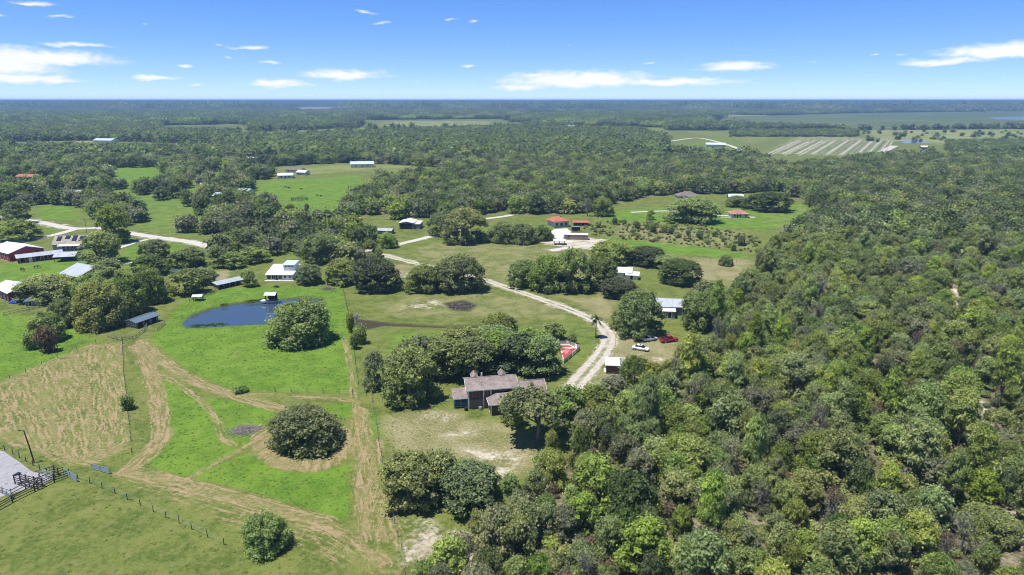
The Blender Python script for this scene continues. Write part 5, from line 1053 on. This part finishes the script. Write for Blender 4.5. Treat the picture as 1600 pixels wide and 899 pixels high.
h = place('house', 'grey metal-roofed house deep in the trees above the red truck', 'house', 1022, 497, -8); walls(h, -.4, 8.8, 2.8, 9.6, 3.1, M_GREYB, 'x', 1.5); gable(h, -.4, 8.8, 2.8, 9.6, 3.1, 1.5, M_GMETAL, 'x', .4); walls(h, .8, 6.2, 0, 2.74, 2.3, M_GREYB, h_back=2.6, name='porch_wall'); mono(h, .8, 6.2, 0, 2.6, 2.3, 2.6, M_CONC, .25, name='porch_roof')
opening(h, 'f', -.01, 2.2, .7, 1.2, 1.1); opening(h, 'f', -.01, 4.6, .05, .9, 1.9, 'door', M_DARK)
h = place('shed', 'brown shed with two-panel white roof beside the driveway', 'shed', 947, 584, -6); walls(h, 0, 4.9, 0, 3.7, 2.25, M_BROWN, h_back=2.75); mono(h, 0, 3.0, 0, 3.7, 2.25, 2.75, M_WMETAL, .25); mono(h, 3.35, 4.9, 0, 3.7, 2.2, 2.7, M_WMETAL, .2, name='roof_panel'); opening(h, 'f', -.01, 3.9, .05, 1.0, 1.8, 'door', M_BROWN2); t = MB(); t.box(-.5, 0, .4, 3.2, -.1, .2); t.build('step', M_CONC, h)
# red court with low panels
P4 = [G(869, 539), G(890, 539), G(906, 547), G(881, 568)]; h = empty('court', (P4[3].x, P4[3].y, 0)); tag(h, 'small red court fenced by low grey and white panels beside the driveway', 'court'); q4 = [p - P4[3] for p in P4]
t = MB(); t.slab([(p.x, p.y, .12) for p in reversed(q4)], .3); t.build('base_slab', M_CONC, h); cen = sum(q4, Vector()) / 4
def inset(k, pts, z, th, nm, mat): t = MB(); t.slab([((cen + (p - cen) * k).x, (cen + (p - cen) * k).y, z) for p in reversed(pts)], th); return t.build(nm, mat, h)
mids = [q4[0].lerp(q4[3], .38), q4[1].lerp(q4[2], .45)]; inset(.82, [q4[0], q4[1], mids[1], mids[0]], .16, .03, 'red_surface', M_COURT); inset(.82, [mids[0].lerp(q4[3], .25), mids[1].lerp(q4[2], .25), q4[2], q4[3]], .17, .03, 'red_surface', M_COURT); inset(.5, [q4[3].lerp(cen, .2), q4[2].lerp(cen, .5), cen, mids[0]], .2, .02, 'faded_surface', M_COURT2)
for i in range(4):
    a, b = q4[i], q4[(i + 1) % 4]; n_ = 4
    for k in range(n_):
        u, v = a.lerp(b, k / n_ + .01), a.lerp(b, (k + 1) / n_ - .01); d = (v - u).normalized(); nn = Vector((d.y, -d.x, 0)) * .04
        t = MB(); t.slab([u + nn + Vector((0, 0, 1.15)), v + nn + Vector((0, 0, 1.15)), v - nn + Vector((0, 0, 1.15)), u - nn + Vector((0, 0, 1.15))], 1.1); t.build('fence_panel', M_STEEL if (i + k) % 3 else M_TRIM, h)
    t = MB(); t.bar(a, a + Vector((0, 0, 1.35)), .07); t.build('corner_post', M_TRIM, h)
t = MB(); t.slab([(cen.x - 1.2, cen.y + .3, .55), (cen.x + 1.3, cen.y + .3, .55), (cen.x + 1.3, cen.y + .8, .55), (cen.x - 1.2, cen.y + .8, .55)], .1); t.build('bench', M_TRIM, h)

# far houses, each a small house of its own
FAR = [(40,281,16,9,3,M_ORANGE,'orange-roofed house peeping from the woods at the far left'),(122,266,12,9,3,M_WMETAL,'white house in the far left woods beside the small bright field'),(160,266,16,9,3,M_GMETAL,'grey-roofed house just left of the small bright field'),
 (387,252,18,10,3,M_WMETAL,'white-roofed building in the far woods above the cattle field'),(436,250,10,8,3,M_WMETAL,'small white building right of the one in the far woods'),(566,262,22,12,4,M_BLUER,'large pale blue roofed barn above the bright field'),(446,279,12,8,3,M_WMETAL,'white shed at the top left of the bright field'),
 (470,274,9,7,3,M_WMETAL,'small white shed right of the one at the top of the bright field'),(458,270,16,8,3,M_HIPB,'brown-roofed barn at the top of the bright field'),(160,224,34,16,5,M_BLUER,'blue-roofed building in the far pale fields'),(120,308,12,8,3,M_GMETAL,'grey house among trees above the white road'),
 (378,305,10,8,3,M_GMETAL,'grey house among the left trees beside the bright field'),(342,312,9,7,3,M_BLUER,'small blue-roofed shed among the left trees'),(323,296,9,7,3,M_WMETAL,'small white house among the left trees'),(860,203,40,18,5,M_WMETAL,'white building in the distant woods near the centre'),
 (893,201,24,14,5,M_WMETAL,'second white building right of the centre one in the distant woods'),(1118,230,26,14,4,M_WMETAL,'far white farmhouse left of the striped field'),(88,188,60,24,6,M_WMETAL,'pale building in the far left distance'),(548,192,46,24,6,M_WMETAL,'pale buildings cluster house left of the long pale field'),
 (610,220,14,9,4,M_WMETAL,'white roof deep in the woods left of centre'),(655,217,16,9,4,M_WMETAL,'white roof in the woods below the long pale field'),(950,223,12,8,4,M_WMETAL,'white roof in the woods right of centre'),(1340,168,160,60,9,M_WMETAL,'long white building near the right horizon'),(1540,170,180,60,10,M_WMETAL,'bright white building under the right horizon'),
 (1445,233,9,7,3,M_CREAM,'small pale shed at the end of the striped field'),(415,180,120,40,8,M_WMETAL,'pale building in the far centre-left distance')]
for px, py, L, D, H, mt, lab in FAR:
    h = place('house', lab, 'house', px, py, random.Random(px).uniform(-20, 20)); k = H / 3; walls(h, -L/2, L/2, 0, D, H * .9, M_CREAM if mt is not M_CREAM else M_GREYW, 'x', H * .5); gable(h, -L/2, L/2, 0, D, H * .9, H * .5, mt, 'x', .5 * k)
    if L < 25:
        for u in (-.28, .25): opening(h, 'f', -.01, u * L, .9 * k, 1.4, 1.2)
        opening(h, 'f', -.01, 0, .05, 1.0, 1.9, 'door', M_DARK)

# ------------------------------------------------------------------ fences, gates, pole
def fence(label, pts, spacing, hh, mat, rails=(), wires=(), r=.07, name='fence', step=None, wob=.05):
    P = [G(*p) for p in pts]; o0 = P[0].copy(); root = empty(name, o0); tag(root, label, 'gate' if name.endswith('gate') else 'fence'); rr_ = random.Random(label); pos_ = []
    for i in range(len(P) - 1):
        n_ = max(1, int((P[i+1] - P[i]).length / spacing)); pos_ += [P[i].lerp(P[i+1], k / n_) for k in range(n_)]
    pos_.append(P[-1]); pos_ = [p - o0 + Vector((rr_.uniform(-wob, wob), rr_.uniform(-wob, wob), 0)) for p in pos_]
    pm = MB().tube([(0, 0, -.3), (0, 0, hh * .6), (0, 0, hh)], [r, r * .95, r * .8], 6).mesh('post', mat)
    for p in pos_: o = link(bpy.data.objects.new('post', pm), root); o.location = p; o.rotation_euler = (rr_.uniform(-.05, .05), rr_.uniform(-.05, .05), rr_.uniform(0, 6)); o.scale = (1, 1, rr_.uniform(.9, 1.08))
    for z in rails:
        for a, b in zip(pos_, pos_[1:]):
            d = (b - a).normalized(); nn = Vector((d.y, -d.x, 0)) * .03; t = MB(); u = Vector((0, 0, z + rr_.uniform(-.03, .03))); t.slab([a + nn + u, b + nn + u, b - nn + u, a - nn + u], .14); t.build('rail', mat, root)
    for z in wires: t = MB(); t.tube([p + Vector((0, 0, z)) for p in pos_], [.008] * len(pos_), 3); t.build('wire', M_STEEL, root)
    return root
fence('post and wire fence along the bottom of the mown track at lower left', [(122,748),(180,772),(240,800),(300,828),(350,852)], 3.2, 1.25, M_WOOD, (), (.5, .85, 1.15), .065)
fence('post and wire fence between the mown strip and the house yard', [(578,600),(584,640),(592,690),(600,740),(612,800),(628,860),(634,900)], 3.0, 1.25, M_GREYW, (), (.5, .85, 1.15), .075)
fence('wire fence running up from the pond bend to the oaks', [(536,450),(541,475),(546,500),(552,540),(560,600)], 3.0, 1.2, M_WOOD, (), (.5, .9), .07)
fence('wire fence across the bottom of the pond meadow', [(430,612),(480,614),(530,616),(572,618)], 2.8, 1.2, M_WOOD, (), (.5, .9), .07)
fence('fence line through the middle of the hay field', [(191,532),(194,580),(200,640),(205,690),(206,708)], 3.0, 1.15, M_WOOD, (), (.5, .9), .07)
fence('fence line along the top edge of the hay field', [(-10,602),(40,582),(90,560),(150,537)], 4.0, 1.15, M_WOOD, (), (.5, .9), .06)
fence('fence along the grey gravel yard behind the pole', [(-5,698),(20,710),(52,728),(85,745)], 2.4, 1.1, M_WOOD, (), (.5, .9), .08)
fence('wooden rail fence curving below the stable corral', [(168,527),(190,533),(208,531),(224,520),(230,510)], 1.9, 1.15, M_GREYW, (.5, 1.0))
fence('short rail fence on the bank right of the stable', [(246,518),(252,512),(258,506)], 1.6, 1.1, M_GREYW, (.5, 1.0))
fence('wire mesh fence of the garden below the small blue-roofed shed', [(6,494),(30,488),(62,482),(78,478)], 2.4, 1.2, M_GREYW, (.4, 1.05), (), .06)
fence('fence up the bank left of the pond to the long shed', [(296,472),(318,466),(338,456)], 2.4, 1.1, M_GREYW, (.5, .95))
fence('rail fence beside the pavilion and the solar house', [(118,407),(135,408),(155,404)], 2.6, 1.2, M_GREYW, (.4, .8, 1.15))
fence('wire fence along the dry meadow on the right', [(1075,403),(1110,407),(1150,411),(1180,415)], 4.0, 1.2, M_WOOD, (), (.5, .9), .06)
fence('wire fence across the middle of the bright cattle field', [(430,338),(470,334),(500,330),(530,322)], 5.0, 1.2, M_WOOD, (), (.6, 1.0), .07)
fence('dark outer rail fence of the cattle pens at the left edge', [(-10,802),(20,785),(55,768),(85,754),(108,745)], 2.0, 1.5, M_WOOD, (.45, .85, 1.25), (), .11)
fence('inner rail fence of the cattle pens', [(-8,768),(18,776),(40,764),(60,756),(84,746)], 1.9, 1.4, M_GREYW, (.6, 1.2), (), .1)
fence('short pen rail with pale top boards by the gravel yard', [(62,752),(62,745),(85,738)], 1.9, 1.4, M_GREYW, (.7, 1.3), (), .09)
fence('pen rail leading to the blue-grey panels', [(85,738),(92,744),(100,741)], 1.5, 1.5, M_WOOD, (.5, 1.0, 1.4), (), .1)
def metal_gate(label, pa, pb, hh, solid=False):
    a, b = G(*pa), G(*pb); root = empty('metal_gate', a); tag(root, label, 'gate'); d = b - a; t = MB()
    for z in (.15, hh): t.bar((0, 0, z), d + Vector((0, 0, z)), .045)
    for k in (0, .5, 1): t.bar(d * k + Vector((0, 0, 0)), d * k + Vector((0, 0, hh)), .045)
    t.build('frame', M_STEEL, root)
    if solid:
        n_ = Vector((d.y, -d.x, 0)).normalized() * .02
        for k in (0, .5): u, v = d * (k + .03), d * (k + .47); t = MB(); z = Vector((0, 0, hh - .06)); t.slab([u + n_ + z, v + n_ + z, v - n_ + z, u - n_ + z], hh - .3); t.build('panel', M_GALV, root)
    else:
        for k in range(1, 5): z = .15 + (hh - .15) * k / 5; t = MB(); t.bar((0, 0, z), d + Vector((0, 0, z)), .03); t.build('bar', M_STEEL, root)
M_GALV = plain('blue_grey_panel', (0.30, 0.38, 0.40), .5, .2, 2)
metal_gate('pair of blue-grey sheet panels at the corner of the cattle pens', (100, 742), (121, 754), 1.35, True); metal_gate('grey metal panel lying across the fence gap beside the hay field', (143, 733), (172, 741), 1.1, True)
metal_gate('white tube gate of the cattle pens beside the gravel yard', (66, 743), (84, 750), 1.3); metal_gate('white tube gate at the left end of the cattle pens', (4, 772), (20, 780), 1.3)
h = place('cattle_chute', 'dark wooden cattle chute standing on the gravel yard', 'chute', 24, 757, -18); posts(h, [(0, 0), (0, .9), (1.5, 0), (1.5, .9), (3.4, 0), (3.4, .9), (5.2, 0), (5.2, .9)], 1.7, M_WOOD, .07)
for y in (-.09, .95):
    for z in (.5, .9, 1.3): t = MB(); t.box(-.1, 5.3, y, y + .05, z, z + .16); t.build('side_board', M_WOOD, h)
t = MB(); t.box(-.15, .6, -.1, 1.0, 1.7, 1.82); t.build('head_gate', M_BLACKP, h)
h = place('light_pole', 'tall dark leaning light pole by the grey gravel yard', 'pole', 54, 724, 0); t = MB(); t.tube([(0, 0, -.3), (-.35, 0, 3.4), (-.75, 0, 6.6)], [.13, .12, .09], 8); t.build('mast', M_WOOD, h); t = MB(); t.tube([(-.74, 0, 6.5), (-1.3, 0, 6.7)], [.05, .05], 6); a_ = t.build('arm', M_WOOD, h); t = MB(); t.tube([(-1.25, 0, 6.62), (-1.5, 0, 6.58), (-1.75, 0, 6.55)], [.06, .13, .08], 8); t.build('lamp_head', M_BLACKP, h)
for px, py, hh_, lab in ((137,372,9,'wooden utility pole beside the white road junction'),(468,330,9,'utility pole standing in the bright cattle field')):
    h = place('utility_pole', lab, 'pole', px, py, 0); t = MB(); t.tube([(0, 0, -.3), (0, 0, hh_)], [.13, .09], 7); t.build('mast', M_GREYW, h); t = MB(); t.box(-.9, .9, -.06, .06, hh_ - .7, hh_ - .55); t.build('crossarm', M_GREYW, h)
# round pen in the cattle field
c0 = G(468, 313); root = empty('round_pen', c0); tag(root, 'dark round pen of rails in the bright cattle field', 'round pen'); rp = 5.2; ring = [Vector((math.cos(k * math.pi / 9) * rp, math.sin(k * math.pi / 9) * rp, 0)) for k in range(18)]
pm = MB().tube([(0, 0, -.2), (0, 0, 1.8)], [.1, .09], 6).mesh('post', M_WOOD)
for k, p in enumerate(ring):
    o = link(bpy.data.objects.new('post', pm), root); o.location = p
    for z in (.5, 1.0, 1.5): t = MB(); t.bar(p + Vector((0, 0, z)), ring[(k + 1) % 18] + Vector((0, 0, z)), .09); t.build('rail', M_WOOD, root)
# brush heaps
def heap(name, label, px, py, rx, ry, n_, mat, hz=.5, L=(.6, 2.4)):
    root = place(name, label, 'brush pile', px, py, 0); r = random.Random(label)
    for part in range(2):
        t = MB()
        for _ in range(n_):
            a, q = r.uniform(0, 6.28), math.sqrt(r.random()); p = Vector((math.cos(a) * q * rx, math.sin(a) * q * ry, r.uniform(0, hz) * (1.1 - q))); d = Vector((r.uniform(-1, 1), r.uniform(-1, 1), r.uniform(-.15, .35))).normalized() * r.uniform(*L) / 2
            t.tube([p - d, p + Vector((r.uniform(-.1, .1), r.uniform(-.1, .1), r.uniform(0, .1))), p + d], [.03, .05, .02], 4)
        o = t.build('branches' if part else 'logs', mat if part else M_GREYW, root); o['kind'] = 'stuff'
heap('brush_pile', 'heap of grey cut branches in the bright paddock left of the ringed oak', 382, 673, 3.0, 2.2, 130, M_DEAD)
heap('burn_pile', 'charred burn pile on bare ground in the field above the house', 722, 479, 4.5, 3.4, 110, M_WOOD, .5)
heap('brush_pile', 'small grey brush heap at the top of the pond fence', 513, 452, 2.6, 1.6, 70, M_DEAD, .9); heap('brush_pile', 'tangle of bare grey branches on the fence line right of the pond', 553, 497, 1.4, 3.0, 70, M_DEAD, 1.4)

# ------------------------------------------------------------------ vehicles
M_CARW = plain('white_car_paint', (0.75, 0.76, 0.77), .25, .03, 1, .5); M_CARR = plain('red_car_paint', (0.36, 0.02, 0.025), .25, .08, 1, .5); M_TYRE = plain('tyre_rubber', (0.02, 0.02, 0.02), .85, .2); M_RIM = plain('wheel_rim', (0.5, 0.5, 0.52), .3, .1, 2, .5, .7); M_LAMP = plain('lamp_lens', (0.7, 0.7, 0.68), .15, .05)
def loft(stations, mat, name, parent, smooth=True):
    """closed loft of rectangular rings with rounded shoulders: (x, half width low, half width top, z low, z top)"""
    V = []; F = []; n = 8
    for x, wl, wt, zl, zt in stations:
        c_ = min(.12, (zt - zl) * .3); V += [(x,-wl+c_,zl),(x,wl-c_,zl),(x,wl,zl+c_),(x,wt+.02,zt-c_),(x,wt-c_,zt),(x,-wt+c_,zt),(x,-wt-.02,zt-c_),(x,-wl,zl+c_)]
    for i in range(len(stations) - 1):
        for k in range(n): F.append((i*n+k, i*n+(k+1) % n, (i+1)*n+(k+1) % n, (i+1)*n+k))
    F += [tuple(range(n))[::-1], tuple((len(stations)-1)*n + k for k in range(n))]
    return MB().add(V, F).build(name, mat, parent, smooth)
def wheels(root, xs, y, r):
    tm = MB().tube([(0, -.11, 0), (0, -.09, 0), (0, .09, 0), (0, .11, 0)], [r * .85, r, r, r * .85], 14).mesh('tyre', M_TYRE); rm = MB().tube([(0, -.12, 0), (0, .12, 0)], [r * .55, r * .55], 10).mesh('rim', M_RIM)
    for x in xs:
        for s in (-1, 1):
            o = link(bpy.data.objects.new('wheel', tm), root); o.location = (x, s * y, r); q = link(bpy.data.objects.new('rim', rm), o)
def sedan(label, px, py, rz, mat):
    h = place('car', label, 'car', px, py, rz)
    loft([(-2.25,.72,.70,.42,.78),(-2.1,.84,.80,.28,.93),(-1.3,.88,.84,.22,.98),(0,.89,.85,.2,.95),(1.1,.88,.83,.22,.90),(1.9,.84,.76,.26,.80),(2.25,.70,.62,.36,.66)], mat, 'body', h)
    cb = loft([(-1.55,.72,.60,.90,1.05),(-.95,.76,.60,.90,1.40),(-.1,.78,.62,.88,1.46),(.4,.77,.60,.88,1.40),(1.15,.70,.58,.86,.98)], M_GLASS, 'windows', h)
    t = MB(); t.slab([(-1.0,-.58,1.445),(.35,-.58,1.44),(.35,.58,1.44),(-1.0,.58,1.445)], .06); t.build('roof', mat, h)
    for s in (-1, 1):
        t = MB(); t.box(2.08, 2.2, s*.55-.14, s*.55+.14, .6, .72); t.build('headlight', M_LAMP, h); t = MB(); t.box(.75, .92, s*.93-.07, s*.93+.07, .92, 1.04); t.build('mirror', mat, h)
        t = MB(); t.bar((-.35, s*.80, .92), (-.35, s*.635, 1.42), .05); t.build('pillar', mat, h)
        t = MB(); t.box(-2.27, -2.2, s*.55-.15, s*.55+.15, .66, .8); t.build('tail_light', M_COURT, h)
    wheels(h, (-1.35, 1.38), .82, .33)
sedan('white sedan parked in the open beside the driveway', 1001, 547, -27, M_CARW); sedan('white car parked in the shade under the large oak', 1015, 532, 24, M_CARW)
h = place('pickup_truck', 'red pickup truck parked at the edge of the wood', 'truck', 1045, 534, 20)
loft([(-2.6,.86,.84,.45,.98),(-2.5,.92,.90,.38,1.05),(-.7,.93,.91,.36,1.06),(.9,.93,.90,.36,1.06),(1.9,.92,.86,.38,1.02),(2.55,.84,.78,.45,.9)], M_CARR, 'body', h); loft([(-.75,.82,.70,1.0,1.3),(-.55,.84,.70,1.0,1.74),(.45,.84,.72,1.0,1.76),(1.1,.80,.68,1.0,1.12)], M_GLASS, 'windows', h)
t = MB(); t.slab([(-.6,-.7,1.8),(.5,-.7,1.8),(.5,.7,1.8),(-.6,.7,1.8)], .08); t.build('roof', M_CARR, h); t = MB(); t.box(-2.45, -.85, -.75, .75, 1.062, 1.075); t.build('bed_floor', M_BLACKP, h)
for s in (-1, 1):
    t = MB(); t.box(-2.5, -.8, s*.84-.06, s*.84+.06, 1.065, 1.25); t.build('bed_side', M_CARR, h); t = MB(); t.box(2.45, 2.58, s*.6-.15, s*.6+.15, .68, .85); t.build('headlight', M_LAMP, h)
t = MB(); t.box(-2.58, -2.5, -.8, .8, .6, 1.25); t.build('tailgate', M_CARR, h); wheels(h, (-1.6, 1.65), .86, .4)

# ------------------------------------------------------------------ animals
M_BAY = plain('bay_horse_coat', (0.10, 0.045, 0.025), .6, .2); M_CHEST = plain('chestnut_horse_coat', (0.20, 0.085, 0.045), .6, .2); M_COW = plain('black_cattle_coat', (0.025, 0.022, 0.02), .7, .2)
def quadruped(name, label, px, py, rz, mat, s=1.0, graze=True, cow=False, group=None):
    V = []; E = []; Rr = []
    def v(x, y, z, r, par=None):
        V.append((x, y, z)); Rr.append(r)
        if par is not None: E.append((par, len(V) - 1))
        return len(V) - 1
    hip_ = v(-.62, 0, 1.22, .27); bel = v(-.1, 0, 1.14, .29, hip_); che = v(.45, 0, 1.15, .29, bel); wit = v(.72, 0, 1.28, .22, che)
    if graze: n1 = v(1.05, 0, 1.05, .15, wit); n2 = v(1.35, 0, .62, .12, n1); hd = v(1.48, 0, .36, .11, n2); v(1.60, 0, .12, .07, hd)
    else: n1 = v(1.0, 0, 1.6, .15, wit); n2 = v(1.2, 0, 1.85, .12, n1); hd = v(1.4, 0, 1.78, .11, n2); v(1.68, 0, 1.58, .07, hd)
    for sy in (-1, 1):
        e = v(V[n2][0] + .02, sy * .09, V[n2][2] + .16, .03, n2)
        a = v(.55, sy * .17, .85, .13, che); b = v(.58, sy * .17, .48, .065, a); c_ = v(.54, sy * .17, .14, .045, b); v(.60, sy * .17, .03, .06, c_)
        a = v(-.55, sy * .17, .92, .17, hip_); b = v(-.48, sy * .17, .70, .10, a); c_ = v(-.68, sy * .17, .44, .065, b); d_ = v(-.66, sy * .17, .13, .045, c_); v(-.60, sy * .17, .03, .06, d_)
    t1 = v(-.95, 0, 1.25, .06, hip_); v(-1.02, 0, .6, .05, t1)
    if cow: Rr = [r_ * (1.12 if i < 4 else 1) for i, r_ in enumerate(Rr)]
    me = bpy.data.meshes.new(name); me.from_pydata(V, E, []); me.materials.append(mat); o = bpy.data.objects.new(name, me); p = G(px, py); o.location = p; o.rotation_euler = (0, 0, R(rz)); o.scale = (s, s, s * (.88 if cow else 1)); link(o)
    md = o.modifiers.new('skin', 'SKIN'); sk = me.skin_vertices[0].data
    for i, r_ in enumerate(Rr): sk[i].radius = (r_, r_)
    sk[0].use_root = True; md.use_smooth_shade = True; sb = o.modifiers.new('sub', 'SUBSURF'); sb.levels = 1; sb.render_levels = 1
    return tag(o, label, name, group)
quadruped('horse', 'dark bay horse grazing in the left paddock below the red barns', 36, 424, 160, M_BAY); quadruped('horse', 'chestnut horse grazing further back in the left paddock', 57, 420, 20, M_CHEST)
for k, (px, py, rz) in enumerate(((446,294,10),(452,295,170),(470,297,30),(495,307,0),(502,308,150))): quadruped('cow', 'dark cow grazing in the bright field above the round pen', px, py, rz, M_COW, 1.0, True, True, 'cattle in the bright field')
for k, (px, py, rz, lab) in enumerate(((430, 450.5, 20, 'left dark calf on the lawn in front of the white farmhouse'), (434, 450, 150, 'right dark calf on the lawn in front of the white farmhouse'))): quadruped('calf', lab, px, py, rz, M_COW, .7, True, True)
# scattered sparse trees of the far pale pasture
X = rng.uniform(1345, 1600, 60); Y = rng.uniform(206, 222, 60); P_ = np.array([G(a, b)[:2] for a, b in zip(X, Y)]); r_ = rng.uniform(2, 4.5, 60)
mass('far_bushes', P_[:, 0], P_[:, 1], r_, r_ * 1.4, 'far', 'dark bushes dotted over the far pale pasture on the right', 1.8, 'bushes')
X = rng.uniform(1140, 1340, 900); Y = rng.uniform(203, 214, 900); P_ = np.array([G(a, b)[:2] for a, b in zip(X, Y)]); r_ = rng.uniform(2.5, 4.5, 900)
mass('far_orchard', P_[:, 0], P_[:, 1], r_, r_ * 1.1, 'far', 'grove of low dark trees behind the striped crop field', 1.8, 'orchard')
X = rng.uniform(1480, 1700, 900); Y = rng.uniform(221, 236, 900); P_ = np.array([G(a, b)[:2] for a, b in zip(X, Y)]); r_ = rng.uniform(2.5, 4.5, 900)
mass('far_orchard', P_[:, 0], P_[:, 1], r_, r_ * 1.0, 'far', 'dark green grove right of the far pond', 1.8, 'orchard')

# ------------------------------------------------------------------ haze: the humid air that turns far woods blue
hz_m = bpy.data.materials.new('haze_air'); hz_m.use_nodes = True; h_ = NT(hz_m.node_tree)
pv = h_.n('ShaderNodeVolumePrincipled', {'Color': (0.26, 0.44, 0.70, 1), 'Density': 0.00019, 'Anisotropy': 0.0})
h_.t.links.new(pv.outputs[0], h_.n('ShaderNodeOutputMaterial').inputs['Volume'])
mb = MB(); mb.box(-50000, 50000, -14000, 62000, -4, 70)
tag(mb.build('haze', hz_m), 'thin blue summer haze over the far woods', 'haze', kind='stuff')
